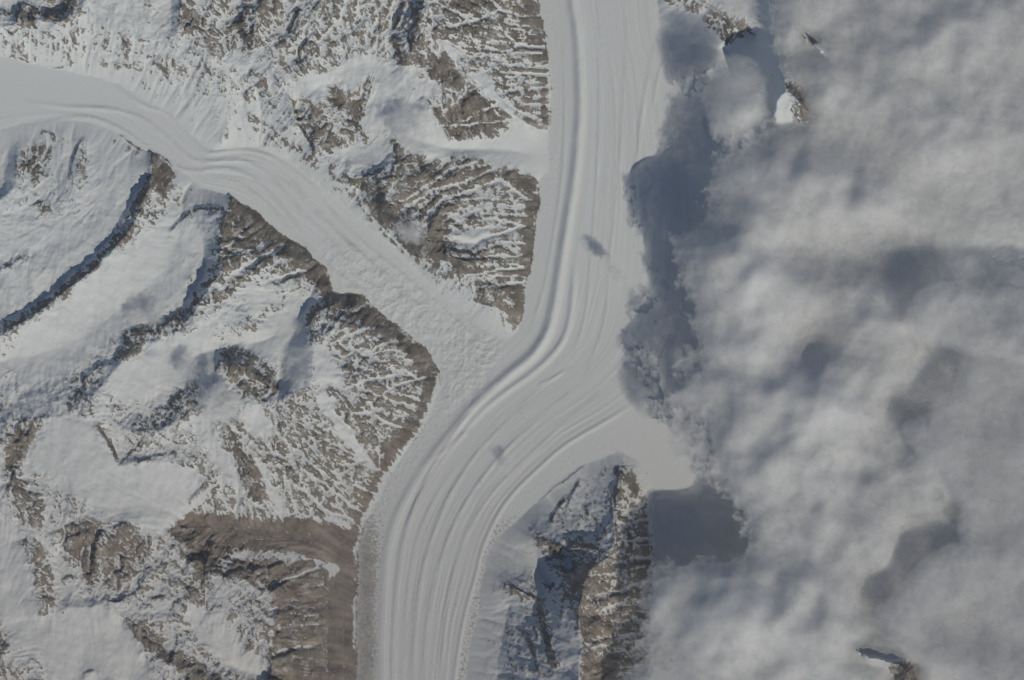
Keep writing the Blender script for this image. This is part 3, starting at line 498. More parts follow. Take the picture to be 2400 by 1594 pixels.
# rock weight map
RW = ((0.30 + 0.16 * fbm(X / 110, Y / 110, 4, 0.55, seed=33)) * (1 - 0.85 * sstep(1560, 1640, X))).astype(F)
for w, pts in ROCK:
    RW[poly(pts, 8.0)] = w + (0.085 if 0.33 <= w <= 0.58 else 0.0)
RW[m_tr & ~poly(DIRTY, 4)] = np.minimum(RW, 0.0)[m_tr & ~poly(DIRTY, 4)]
RW[m_tb] = 0
RW = np.where(ice, RW, np.maximum(RW, 0.04))
wx, wy = WARPX[::2, ::2], WARPY[::2, ::2]
WZ = np.zeros((NY, NX), F)
for wall in WALLS:
    hgt, wd, L = wall[:3]
    fx, fy = wall[3] if len(wall) > 3 else (-SUN_DIR[0], SUN_DIR[1])      # facing, map sense (y south)
    m = wd * 6 + 20
    a0, a1 = max(0, int((min(p[0] for p in L) - m - X0) / ST)), min(NX, int((max(p[0] for p in L) + m - X0) / ST))
    b0, b1 = max(0, int((min(p[1] for p in L) - m - Y0) / ST)), min(NY, int((max(p[1] for p in L) + m - Y0) / ST))
    sl = (slice(b0, b1), slice(a0, a1))
    P = smooth_line(L, 3)
    k = 0.25 * wd + 4
    d, par, sg = dist(P, X[sl] + k * WARPX[sl], Y[sl] + k * WARPY[sl], signed=True)
    ex, ey = P[-1] - P[0]
    side = 1.0 if (-ey * fx + ex * fy) > 0 else -1.0
    sd = d * sg * side
    tot = np.hypot(*np.diff(P, axis=0).T).sum()
    taper = np.sqrt(np.clip(5 * (par / tot) * (1 - par / tot), 0.0, 1)) * np.exp(-np.clip(d - 3 * wd, 0, None) / wd)
    prof = np.where(sd > 0, np.clip(1 - sd / wd, 0, 1), np.exp(sd / (3.0 * wd)))
    WZ[sl] += hgt * prof * taper
    RW[sl] = np.maximum(RW[sl], np.where((sd > 0) & (sd < wd * 1.05), 0.70, np.where((sd <= 0) & (sd > -0.45 * wd), 0.46, 0)) * (taper > 0.35))
RW[ice] = np.minimum(RW, 0.0)[ice]
RWs = np.where(ice, gblur(RW, 1.6), gblur(RW * (~ice), 1.6) / np.maximum(gblur((~ice).astype(F), 1.6), 0.05))
rwh = gblur(RW, 6)[::2, ::2]
vdh = gblur(poly(VALLEY_DEBRIS, 6).astype(F), 8)[::2, ::2]
H += away * relh * (0.26 + rwh * 1.2) * (1 - 0.85 * vdh) * 150 * (ridged((HX + 26 * wx) / 85, (HY + 26 * wy) / 85, 5, 0.55, seed=21) - 0.55)
H += away * relh * 0.9 * (0.2 + rwh) * (1 - 0.85 * vdh) * 190 * (ridged((HX + 40 * wx) / 170, (HY + 40 * wy) / 170, 4, 0.5, seed=27) - 0.55)
H += away * relh * (0.25 + rwh) * (1 - 0.85 * vdh) * 80 * fbm((HX * 0.83 + HY * 0.55 + 14 * wx) / 60, (HY * 0.83 - HX * 0.55 + 14 * wy) / 24, 4, 0.55, seed=23)

def erode(H, cell, active, n, batches, life, seed, er=0.25, cap=5.0, maxd=0.12):
    """rain running down the slopes: carves gullies, leaves fans"""
    rng = np.random.RandomState(seed)
    h = (H / cell).astype(np.float64)
    ny, nx = h.shape
    cand = np.flatnonzero(active)
    for b in range(batches):
        s = cand[rng.randint(0, len(cand), n)]
        py = s // nx + rng.rand(n); px = s % nx + rng.rand(n)
        dx = np.zeros(n); dy = np.zeros(n); vel = np.ones(n); wat = np.ones(n); sed = np.zeros(n)
        for k in range(life):
            px = np.clip(px, 1, nx - 3); py = np.clip(py, 1, ny - 3)
            ix = px.astype(int); iy = py.astype(int); u = px - ix; v = py - iy
            f = iy * nx + ix
            hf = h.ravel()
            a, bq, c, d = hf[f], hf[f + 1], hf[f + nx], hf[f + nx + 1]
            gx = (bq - a) * (1 - v) + (d - c) * v
            gy = (c - a) * (1 - u) + (d - bq) * u
            h0 = a * (1 - u) * (1 - v) + bq * u * (1 - v) + c * (1 - u) * v + d * u * v
            dx = dx * 0.25 - gx * 0.75; dy = dy * 0.25 - gy * 0.75
            l = np.sqrt(dx * dx + dy * dy) + 1e-9
            dx /= l; dy /= l
            qx = np.clip(px + dx, 1, nx - 3); qy = np.clip(py + dy, 1, ny - 3)
            jx = qx.astype(int); jy = qy.astype(int); u2 = qx - jx; v2 = qy - jy
            f2 = jy * nx + jx
            h1 = hf[f2] * (1 - u2) * (1 - v2) + hf[f2 + 1] * u2 * (1 - v2) + hf[f2 + nx] * (1 - u2) * v2 + hf[f2 + nx + 1] * u2 * v2
            dh = h1 - h0
            C = np.maximum(-dh, 0.01) * vel * wat * cap
            dep = np.where(dh > 0, np.minimum(dh, sed), np.where(sed > C, (sed - C) * 0.15, 0.0))
            ero = np.where((dh <= 0) & (sed <= C), np.minimum(np.minimum((C - sed) * er, -dh), maxd), 0.0)
            am = dep - ero
            sed -= am
            acc = np.bincount(f, am * (1 - u) * (1 - v), ny * nx) + np.bincount(f + 1, am * u * (1 - v), ny * nx) \
                + np.bincount(f + nx, am * (1 - u) * v, ny * nx) + np.bincount(f + nx + 1, am * u * v, ny * nx)
            acc = acc.reshape(ny, nx)
            p = np.pad(acc, 1)
            acc = acc * 0.4 + 0.1 * (p[:-2, 1:-1] + p[2:, 1:-1] + p[1:-1, :-2] + p[1:-1, 2:]) + 0.05 * (p[:-2, :-2] + p[2:, 2:] + p[2:, :-2] + p[:-2, 2:])
            h += acc * active
            vel = np.sqrt(np.maximum(vel * vel - dh * 4, 0.01)); wat *= 0.97
            px, py = qx, qy
    return (h * cell).astype(F)

def lic(src, u, v, steps, ds):
    """average src along the flow (u, v) both ways: streaks that run downhill"""
    acc = src.copy()
    ny, nx = src.shape
    jj, ii = np.meshgrid(np.arange(ny, dtype=F), np.arange(nx, dtype=F), indexing='ij')
    for sg in (1, -1):
        px, py = ii.copy(), jj.copy()
        for k in range(steps):
            a = np.clip(np.round(px), 0, nx - 1).astype(np.int32); b = np.clip(np.round(py), 0, ny - 1).astype(np.int32)
            f = b * nx + a
            px += sg * ds * u.ravel()[f]; py += sg * ds * v.ravel()[f]
            a = np.clip(np.round(px), 0, nx - 1).astype(np.int32); b = np.clip(np.round(py), 0, ny - 1).astype(np.int32)
            acc += src.ravel()[b * nx + a]
    acc -= acc.mean()
    return acc / (acc.std() + 1e-6)
for wd, dep, L in GULLIES:
    dg = dist(smooth_line(L, 3), HX + 7 * wx, HY + 7 * wy)[0]
    H -= dep * np.exp(-(dg / wd) ** 2) * away
Hs = gblur(H, 5)
fy_, fx_ = np.gradient(Hs)
fl = np.sqrt(fx_ ** 2 + fy_ ** 2) + 1e-4
FU, FV = up2(fx_ / fl), up2(fy_ / fl)
LIC1 = lic(fbm(X / 9, Y / 9, 3, 0.6, seed=501), FU, FV, 14, 1.5)
LIC2 = lic(perlin(X / 4.4, Y / 4.4, 511), FU, FV, 7, 1.2)
LIC3 = lic(fbm(X / 24, Y / 24, 3, 0.6, seed=521), FU, FV, 22, 2.0)
log("streaks")
act = (~ih).astype(np.float64) * np.clip(0.12 + 1.3 * gblur(RW, 8)[::2, ::2], 0, 1)
H = erode(H, hS * U, act, 30000, 1, 26, 3, er=0.2, cap=4.0, maxd=0.08)
log("eroded half")
Z = up2(H) + WZ
relf = up2(relh * away)
Z += relf * (0.10 + RWs) * (1 - 0.85 * up2(vdh)) * 62 * (ridged((X + 14 * WARPX) / 30, (Y + 14 * WARPY) / 30, 4, 0.6, seed=61) - 0.55)
Z += relf * (0.1 + RWs) * 22 * fbm(X / 9, Y / 9, 3, 0.6, seed=63)
Z += relf * ((2 + 8 * RWs) * LIC3 + (1.0 + 3.5 * RWs) * LIC1 + (0.5 + 1.5 * RWs) * LIC2)
actf = (~ice).astype(np.float64) * (0.05 + 0.95 * np.clip(gblur(RW, 4) * 2.0, 0, 1))
Z = erode(Z, ST * U, actf, 60000, 1, 18, 9, er=0.15, cap=3.0, maxd=0.06)
log("eroded full")
# snow drifts fill and smooth the ground where the snow lies deep
deep = np.clip(1 - gblur(RW, 4) * 3.0, 0, 1)
Z = Z + 0.55 * deep * (gblur(Z, 1.3) - Z)
Z += (~ice) * (1.2 * fbm(X / 14, Y / 14, 4, 0.6, seed=65) + 0.9 * LIC1) * (0.4 + relf)
icef = gblur(ice.astype(F), 1.5)
Z = np.where(ice, ZG * icef + Z * (1 - icef), Z)

# ---- glacier surface
dM, pM, sM = dist(smooth_line(MORAINE, 3), HX, HY, signed=True)
dR, pR, sR = dist(smooth_line(RIGHTM, 3), HX, HY, signed=True)
dMf, sMf, dRf = up2(dM), up2(sM), up2(dR)
cc = up2(dM / (dM + dR + 1e-3)).astype(F)              # across the trunk, moraine to right margin
pMf = up2(pM)
trunk_main = gblur((m_tr & (sMf < 0) & (up2(sR) > 0)).astype(F), 2)
warpc = 0.012 * fbm(X / 90, Y / 90, 3, seed=71)
streak = fbm((cc + warpc) * 26, pMf / 900, 4, 0.6, seed=81)
fine = fbm((cc + warpc * 0.5) * 90, pMf / 260, 3, 0.6, seed=85)
low = sstep(900, 1250, Y)
patch = np.clip(0.65 + 1.2 * fbm(X / 130, Y / 170, 3, seed=89), 0.15, 1.5)
Z += trunk_main * patch * ((8 + 11 * low) * streak + 2.4 * fine) + trunk_main * 1.3 * fbm(X / 9, Y / 9, 3, 0.6, seed=87)
# left strip between bank and moraine
left_strip = gblur((m_tr & ((sMf > 0))).astype(F), 2)
st2 = fbm((dMf + 5 * WARPX) / 22, pMf / 700, 4, 0.6, seed=91)
Z += left_strip * (7 * st2 + 6.0 * fbm(X / 9, Y / 6, 3, 0.6, seed=95) * sstep(20, 60, dMf))
# medial moraine walls
wob = 1 + 0.25 * fbm(X / 60, Y / 60, 3, seed=96)
amp = 52 * sstep(1150, 800, Y) + 30
Z += ice * amp * wob * np.exp(-(dMf / 11.5) ** 2)
d2 = up2(dist(smooth_line(MORAINE2, 3), HX, HY)[0])
Z += (16 + 26 * sstep(1100, 850, Y)) * wob * np.exp(-(d2 / 7.5) ** 2) * sstep(590, 700, Y)
dRl = dRf
Z += 24 * np.exp(-(dRl / 5.0) ** 2) * sstep(930, 1000, Y) * ice
DIRTLINE = np.zeros((NY, NX), F)
for hgt, wd, L in LINES_ICE:
    dl, pl = dist(smooth_line(L, 3), HX, HY)
    pl = pl / pl.max()
    dl = up2(dl)
    DIRTLINE += np.exp(-((dl - 2.0) / (wd * 0.8)) ** 2) * np.clip(0.45 + fbm(X / 70, Y / 70, 3, seed=73), 0, 1)
    Z += (2.0 - 0.5 * low) * hgt * (0.75 + 0.7 * WARPY) * up2(sstep(0, .15 if L[0][0] < 900 else .4, pl) * sstep(1.0, .9, pl)) * np.exp(-(dl / wd) ** 2) * (1 + 0.4 * WARPX) * np.maximum(ice, 0.5)
# tributary flow streaks
north = [(0,130),(130,160),(280,195),(390,262),(450,318),(500,352),(600,345),(680,375),(750,430),(830,500),(900,560),(960,612),(1020,672),(1080,722),(1130,772)]
south = [(0,312),(60,292),(130,282),(220,292),(290,322),(330,352),(372,362),(420,402),(470,442),(545,462),(600,500),(640,540),(690,570),(740,610),(770,640),(800,692),(850,694),(900,742),(950,782),(1000,822),(1028,870)]
dN, pN = dist(smooth_line(north, 3), HX, HY); dS, _ = dist(smooth_line(south, 3), HX, HY)
ct = up2(dN / (dN + dS + 1e-3)); pNf = up2(pN)
tbf = gblur(m_tb.astype(F), 2)
smoothbowl = sstep(330, 180, X) * sstep(290, 240, Y)
Z += tbf * (1 - smoothbowl) * (15 * fbm((ct + warpc) * 18, pNf / 420, 4, 0.6, seed=111) + 4 * fbm((ct + warpc) * 60, pNf / 120, 3, 0.6, seed=115))
Z += tbf * sstep(.45, .9, ct) * (1 - smoothbowl) * 3.5 * fbm(X / 7, Y / 7, 3, 0.6, seed=117)
# icefall blocks and crevassed margins
fall = gblur(poly(ICEFALL, 8).astype(F), 8)
Z += fall * (38 * ridged((X + 8 * WARPX) / 34, (Y + 8 * WARPY) / 34, 4, 0.6, seed=121) + 8 * fbm(X / 7, Y / 6, 3, 0.6, seed=125))
dirty = gblur(poly(DIRTY, 6).astype(F), 3)
edirt = gblur(poly(EASTDIRT, 4).astype(F), 2)
Z += (dirty + edirt) * 9 * fbm(X / 8, Y / 8, 4, 0.6, seed=131)
serac = gblur(poly([(1440,1040),(1370,1085),(1290,1150),(1200,1235),(1160,1265),(1150,1230),(1200,1170),(1280,1100),(1370,1040),(1420,1020)], 4).astype(F), 3)
Z += serac * 6 * fbm(X / 7, Y / 9, 3, 0.6, seed=133)
# lateral moraine ridges in the debris valley
vd = gblur(poly(VALLEY_DEBRIS, 6).astype(F), 4)
dL, _ = dist(smooth_line([(430,1228),(520,1226),(620,1240),(720,1252),(800,1272),(812,1330),(806,1450),(800,1720)], 3), HX, HY)
Z += vd * 10 * fbm(up2(dL) / 14, X / 300, 3, 0.6, seed=141)
sideband = sstep(755, 772, X) * sstep(842, 832, X) * sstep(1300, 1340, Y)
Z += sideband * (16 * fbm(X / 17, Y / 900, 3, 0.6, seed=145) + 3 * fbm(X / 6, Y / 12, 3, seed=147))
log("glaciers")

# ---- what lies on the ground
gy_, gx_ = np.gradient(Z, ST * U)
slope = np.sqrt(gx_ ** 2 + gy_ ** 2)
aspect = (-gx_ * SUN_DIR[0] + gy_ * SUN_DIR[1]) / (slope + 0.05)   # +1 faces the sun
aspect = aspect * np.clip(slope * 2, 0, 1)
conc = gblur(Z, 3.0) - Z                                             # + in gullies
conc2 = gblur(Z, 1.2) - Z
nz = fbm((X + 8 * WARPX) / 22, (Y + 8 * WARPY) / 22, 6, 0.66, seed=161)
nz2 = fbm(X / 6, Y / 6, 3, 0.65, seed=171)
mid = np.clip(1.2 - np.abs(RWs - .5) * 1.35, 0.3, 1) * np.clip(RWs * 6, 0, 1)
r = RWs + mid * (0.66 * nz + 0.05 * LIC1 + 0.045 * LIC2 + 0.30 * nz2 + 0.03 * LIC3)
for wd, dep, L in GULLIES:
    x0, x1 = min(p[0] for p in L) - 40, max(p[0] for p in L) + 40; y0, y1 = min(p[1] for p in L) - 40, max(p[1] for p in L) + 40
    a0, a1 = max(0, int((x0 - X0) / ST)), min(NX, int((x1 - X0) / ST)); b0, b1 = max(0, int((y0 - Y0) / ST)), min(NY, int((y1 - Y0) / ST))
    sl = (slice(b0, b1), slice(a0, a1))
    dg = dist(smooth_line(L, 3), X[sl] + 8 * WARPX[sl], Y[sl] + 8 * WARPY[sl])[0]
    brk = np.clip(0.62 + 1.3 * fbm(X[sl] / 38, Y[sl] / 38, 4, 0.6, seed=700), 0, 1.1)
    wv = wd * (0.45 + 0.5 * np.clip(0.5 + fbm(X[sl] / 25, Y[sl] / 25, 3, seed=710), 0, 1))
    r[sl] -= 0.75 * brk * np.exp(-(dg / wv) ** 2)
r += mid * (0.15 * aspect + 0.50 * (np.clip(slope, 0, 1.6) - 0.80) - np.clip(conc / 16, -.5, .8) * 0.26 - np.clip(conc2 / 5, -.5, .8) * 0.16)
# cliffs too steep for snow
r += 0.5 * np.clip(slope - 1.35, 0, 1) * (~ice) * (X < 1640)
rock = sstep(0.36, 0.70, r)
lateral = gblur((poly(VALLEY_DEBRIS, 6) | poly([(845,1235),(835,1290),(830,1400),(832,1720),(760,1720),(767,1450),(770,1350),(795,1330),(815,1260),(838,1200),(888,1090),(930,1030),(965,1012),(905,1115)], 5)).astype(F), 3)
rock = np.where(ice, 0, rock) * (1 - 0.42 * (1 - 0.85 * lateral) * sstep(-0.05, 0.45, fbm((X + 10 * WARPX) / 26, (Y + 10 * WARPY) / 26, 5, 0.68, seed=720) + 0.12 * LIC2))
near = gblur(RW * (~ice), 3.0)
rock = np.maximum(rock, ice * sstep(0.36, 0.62, near * 1.7 + 0.5 * nz + 0.35 * nz2))
sp = fbm(X / 6, Y / 6, 4, 0.65, seed=181)
rock = np.maximum(rock, dirty * sstep(-0.15, 0.35, sp + 0.7 * sstep(905, 850, X) * sstep(1150, 1300, Y) - 0.05) * (0.26 + 0.34 * sstep(1050, 1300, Y)))
rock = np.maximum(rock, edirt * sstep(0.0, 0.4, sp + 0.15) * 0.6)
rock = np.maximum(rock, ice * sstep(.38, .5, fbm(X / 7, Y / 22, 3, .6, seed=183) ) * 0.35 * trunk_main * low)
tint = np.clip(0.5 + 0.7 * fbm(X / 120, Y / 120, 4, 0.55, seed=191) + 0.35 * sstep(1100, 1300, Y), 0, 1)
tint = np.clip(tint + 0.5 * lateral, 0, 1)
dust_and_vignette = np.clip(0.10 + 0.38 * DIRTLINE * ice + ice * 0.5 * np.clip(fine * 0.9 + streak * 0.5, -.2, .8) * (trunk_main > .5) + tbf * 0.35 * np.clip(fbm((ct + warpc) * 34, pNf / 300, 3, 0.6, seed=119), 0, 1) * (1 - smoothbowl) + 0.72 * sstep(500, 1500, Y) + 0.25 * trunk_main * (streak * 0.5 + 0.2) + 0.12 * left_strip, 0, 1)  # dirt streaks, plus the view's vignette darkening southward painted into the snow colour
grit = np.clip(1.0 + 0.07 * LIC3 + 0.08 * LIC1 + 0.55 * nz * (1 - 0.6 * lateral) + 0.10 * lateral, 0.5, 1.7)
log("ground cover", float(rock.mean()))

# ================================================================== MATERIALS
def new_mat(name):
    m = bpy.data.materials.new(name); m.use_nodes = True
    nt = m.node_tree
    for n in list(nt.nodes):
        nt.nodes.remove(n)
    return m, nt
def node(nt, t, **kw):
    n = nt.nodes.new(t)
    for k, v in kw.items():
        setattr(n, k, v)
    return n

def ground_material(name):
    m, nt = new_mat(name)
    L = nt.links.new
    out = node(nt, "ShaderNodeOutputMaterial")
    bs = node(nt, "ShaderNodeBsdfPrincipled")
    at = {k: node(nt, "ShaderNodeAttribute", attribute_name=k) for k in ("rock", "tint", "dust_and_vignette", "grit")}
    geo = node(nt, "ShaderNodeNewGeometry")
    n1 = node(nt, "ShaderNodeTexNoise"); n1.inputs["Scale"].default_value = 1 / 45.0; n1.inputs["Detail"].default_value = 4.0
    n2 = node(nt, "ShaderNodeTexNoise"); n2.inputs["Scale"].default_value = 1 / 400.0; n2.inputs["Detail"].default_value = 5.0
    L(geo.outputs["Position"], n1.inputs["Vector"]); L(geo.outputs["Position"], n2.inputs["Vector"])
    rk = node(nt, "ShaderNodeMix", data_type='RGBA')
    rk.inputs["A"].default_value = (0.205, 0.190, 0.160, 1); rk.inputs["B"].default_value = (0.236, 0.198, 0.168, 1)
    L(at["tint"].outputs["Fac"], rk.inputs["Factor"])
    rv = node(nt, "ShaderNodeMapRange"); rv.inputs["From Min"].default_value = 0.25; rv.inputs["From Max"].default_value = 0.75
    rv.inputs["To Min"].default_value = 0.62; rv.inputs["To Max"].default_value = 1.32
    L(n2.outputs["Fac"], rv.inputs["Value"])
    rm = node(nt, "ShaderNodeMix", data_type='RGBA', blend_type='MULTIPLY'); rm.inputs["Factor"].default_value = 1.0
    L(rk.outputs["Result"], rm.inputs["A"]); L(rv.outputs["Result"], rm.inputs["B"])
    rg = node(nt, "ShaderNodeMix", data_type='RGBA', blend_type='MULTIPLY'); rg.inputs["Factor"].default_value = 1.0
    L(rm.outputs["Result"], rg.inputs["A"]); L(at["grit"].outputs["Fac"], rg.inputs["B"])
    sn = node(nt, "ShaderNodeMix", data_type='RGBA')
    sn.inputs["A"].default_value = (0.800, 0.825, 0.825, 1); sn.inputs["B"].default_value = (0.62, 0.605, 0.595, 1)
    L(at["dust_and_vignette"].outputs["Fac"], sn.inputs["Factor"])
    # ragged snow line finer than the mesh
    ad = node(nt, "ShaderNodeMath", operation='MULTIPLY_ADD'); ad.inputs[1].default_value = 0.5; ad.inputs[2].default_value = -0.25
    L(n1.outputs["Fac"], ad.inputs[0])
    sm = node(nt, "ShaderNodeMath", operation='ADD'); L(at["rock"].outputs["Fac"], sm.inputs[0]); L(ad.outputs[0], sm.inputs[1])
    cl = node(nt, "ShaderNodeMapRange"); cl.inputs["From Min"].default_value = 0.14; cl.inputs["From Max"].default_value = 0.88
    L(sm.outputs[0], cl.inputs["Value"])
    mx = node(nt, "ShaderNodeMix", data_type='RGBA')
    L(cl.outputs["Result"], mx.inputs["Factor"]); L(sn.outputs["Result"], mx.inputs["A"]); L(rg.outputs["Result"], mx.inputs["B"])
    L(mx.outputs["Result"], bs.inputs["Base Color"])
    bs.inputs["Roughness"].default_value = 0.85
    bs.inputs["Specular IOR Level"].default_value = 0.15
    bp = node(nt, "ShaderNodeBump"); bp.inputs["Strength"].default_value = 0.6; bp.inputs["Distance"].default_value = 6.0
    L(n1.outputs["Fac"], bp.inputs["Height"]); L(bp.outputs["Normal"], bs.inputs["Normal"])
    L(bs.outputs[0], out.inputs["Surface"])
    return m
MAT_MOUNTAIN = ground_material("snow_and_rock")
MAT_GLACIER = ground_material("glacier_ice_and_snow")

# ================================================================== TERRAIN OBJECTS
VX = WX(X).astype(F); VY = WY(Y).astype(F)
nrm = np.stack([-gx_, gy_, np.ones_like(Z)], -1)
nrm /= np.linalg.norm(nrm, axis=-1, keepdims=True)

def mesh_from(name, fmask, mat, parent=None):
    """the grid cells of fmask ((NY-1, NX-1) bool) as one mesh object"""
    j, i = np.nonzero(fmask)
    if len(j) == 0:
        return None
    q = np.stack([j * NX + i, (j + 1) * NX + i, (j + 1) * NX + i + 1, j * NX + i + 1], 1)
    used, inv = np.unique(q.ravel(), return_inverse=True)
    me = bpy.data.meshes.new(name)
    nv, nf = len(used), len(q)
    me.vertices.add(nv); me.loops.add(nf * 4); me.polygons.add(nf)
    co = np.stack([VX.ravel()[used], VY.ravel()[used], Z.ravel()[used]], 1).astype(F)
    me.vertices.foreach_set("co", co.ravel())
    me.loops.foreach_set("vertex_index", inv.astype(np.int32))
    me.polygons.foreach_set("loop_start", (np.arange(nf) * 4).astype(np.int32))
    me.update(calc_edges=True)
    me.shade_smooth()
    for k, arr in (("rock", rock), ("tint", tint), ("dust_and_vignette", dust_and_vignette), ("grit", grit)):
        a = me.attributes.new(k, 'FLOAT', 'POINT')
        a.data.foreach_set("value", arr.ravel()[used].astype(F))
    me.materials.append(mat)
    me.normals_split_custom_set_from_vertices(nrm.reshape(-1, 3)[used].tolist())
    ob = bpy.data.objects.new(name, me)
    scene.collection.objects.link(ob)
    if parent is not None:
        ob.parent = parent
    return ob

def tag(o, label, cat, group=None, kind=None):
    o["label"] = label; o["category"] = cat
    if group: o["group"] = group
    if kind: o["kind"] = kind
    return o

fc = lambda a: a[:-1, :-1]
mt, mb = fc(m_tr), fc(m_tb) & ~fc(m_tr)
fX, fY = fc(X), fc(Y)
left = ~(mt | mb)
# massifs, told apart by the ice between them
M_SE = left & (fX > 1040) & (fX < 1620) & (fY > 1040)
M_E = left & ~M_SE & (fX > 1500)
nbank = [(-150,110),(0,130),(130,160),(280,195),(390,262),(500,352),(600,345),(680,375),(830,500),(1000,650),(1200,800),(1320,500),(1320,-200),(-150,-200)]
M_N = left & ~M_SE & ~M_E & fc(poly(nbank, 0))
M_SW = left & ~M_SE & ~M_E & ~M_N
split = fc(poly([(740,-200),(640,0),(600,60),(590,125),(690,185),(735,240),(737,330),(800,400),(1000,650),(1200,800),(1340,500),(1340,-200)], 0))
M_C = M_N & split
M_NW = M_N & ~split

def area(pts):
    p = np.array(pts, float); q = np.roll(p, -1, 0)
    return abs((p[:, 0] * q[:, 1] - q[:, 0] * p[:, 1]).sum()) / 2
PARTS = [("snowfield" if w <= .05 else "rock_face", pts) for w, pts in ROCK if (w <= .05 or w >= .95) and area(pts) > 1800]
PARTS = PARTS[::-1]
def massif(mask, label):
    rest = mask.copy(); kids = []
    for nm, pts in PARTS:
        m = rest & fc(poly(pts, 8))
        if m.sum() > 250:
            rest &= ~m; kids.append((nm, m))
    o = tag(mesh_from("mountain", rest, MAT_MOUNTAIN), label, "mountain", kind="structure")
    for nm, m in kids:
        mesh_from(nm, m, MAT_MOUNTAIN, o)
    return o
massif(M_C, "brown and white mountain between the two joining glaciers")
massif(M_NW, "snowy mountain wall above the upper bend of the side glacier")
massif(M_SW, "wide snowy massif west of the main glacier with brown eastern slopes")
massif(M_SE, "dark steep spur on the inside of the main glacier's lower bend")
massif(M_E, "cloud-covered mountain with snow tips poking through the cloud")
def glacier(mask, label, parts):
    rest = mask.copy(); kids = []
    for nm, m in parts:
        m = rest & m; rest &= ~m; kids.append((nm, m))
    o = tag(mesh_from("glacier", rest, MAT_GLACIER), label, "glacier", kind="structure")
    for nm, m in kids:
        mesh_from(nm, m, MAT_GLACIER, o)
    return o
glacier(mt, "wide main glacier with a long medial moraine curving to the bottom edge",
        [("medial_moraine", fc(dMf) < 15), ("medial_moraine", (fc(d2) < 11) & (fY > 600) & (fY < 960)), ("debris_band", fc(poly(DIRTY, 6))), ("debris_band", fc(poly(EASTDIRT, 4)))])
glacier(mb, "side glacier winding down from the upper left into the main glacier", [("icefall", fc(poly(ICEFALL, 8)))])
# the ranges go on beyond the surveyed sheet
def outlands():
    st = 40.0
    ox, oy = np.meshgrid(np.arange(X0 - 2400, X1 + 2400 + st, st, dtype=F), np.arange(Y0 - 2400, Y1 + 2400 + st, st, dtype=F))
    dx = np.maximum(np.maximum(X0 - ox, ox - X1), 0); dy = np.maximum(np.maximum(Y0 - oy, oy - Y1), 0)
    out = np.hypot(dx, dy)
    ii = np.clip(((ox - X0) / ST).astype(int), 0, NX - 1); jj = np.clip(((oy - Y0) / ST).astype(int), 0, NY - 1)
    k = sstep(0, 500, out)
    oz = gblur(Z, 8)[jj, ii] * (1 - k) + k * (350 + 1100 * np.clip(ridged(ox / 620, oy / 620, 5, 0.5, seed=601), 0, 1) ** 1.5)
    inside = (ox > X0 + st * 0.2) & (ox < X1 - st * 0.2) & (oy > Y0 + st * 0.2) & (oy < Y1 - st * 0.2)
    oz = oz - 25 * (out <= 0)
    ny, nx = ox.shape
    keep = ~(inside[:-1, :-1] & inside[1:, :-1] & inside[1:, 1:] & inside[:-1, 1:])
    j, i = np.nonzero(keep)
    q = np.stack([j * nx + i, (j + 1) * nx + i, (j + 1) * nx + i + 1, j * nx + i + 1], 1)
    used, inv = np.unique(q.ravel(), return_inverse=True)
    me = bpy.data.meshes.new("terrain")
    me.vertices.add(len(used)); me.loops.add(len(q) * 4); me.polygons.add(len(q))
    me.vertices.foreach_set("co", np.stack([WX(ox).ravel()[used], WY(oy).ravel()[used], oz.ravel()[used]], 1).astype(F).ravel())
    me.loops.foreach_set("vertex_index", inv.astype(np.int32)); me.polygons.foreach_set("loop_start", (np.arange(len(q)) * 4).astype(np.int32))
    me.update(calc_edges=True); me.shade_smooth()
    rr = sstep(0.05, 0.3, fbm(ox / 130, oy / 130, 4, 0.6, seed=611))
    for nm, arr in (("rock", rr), ("tint", rr * 0 + 0.5), ("dust_and_vignette", rr * 0 + 0.2), ("grit", rr * 0 + 1.0)):
        a = me.attributes.new(nm, 'FLOAT', 'POINT'); a.data.foreach_set("value", arr.ravel()[used].astype(F))
    me.materials.append(MAT_MOUNTAIN)
    ob = bpy.data.objects.new("terrain", me); scene.collection.objects.link(ob)
    return tag(ob, "snowy ranges that carry on past the edges of the view", "terrain", kind="structure")
outlands()
log("terrain meshes")

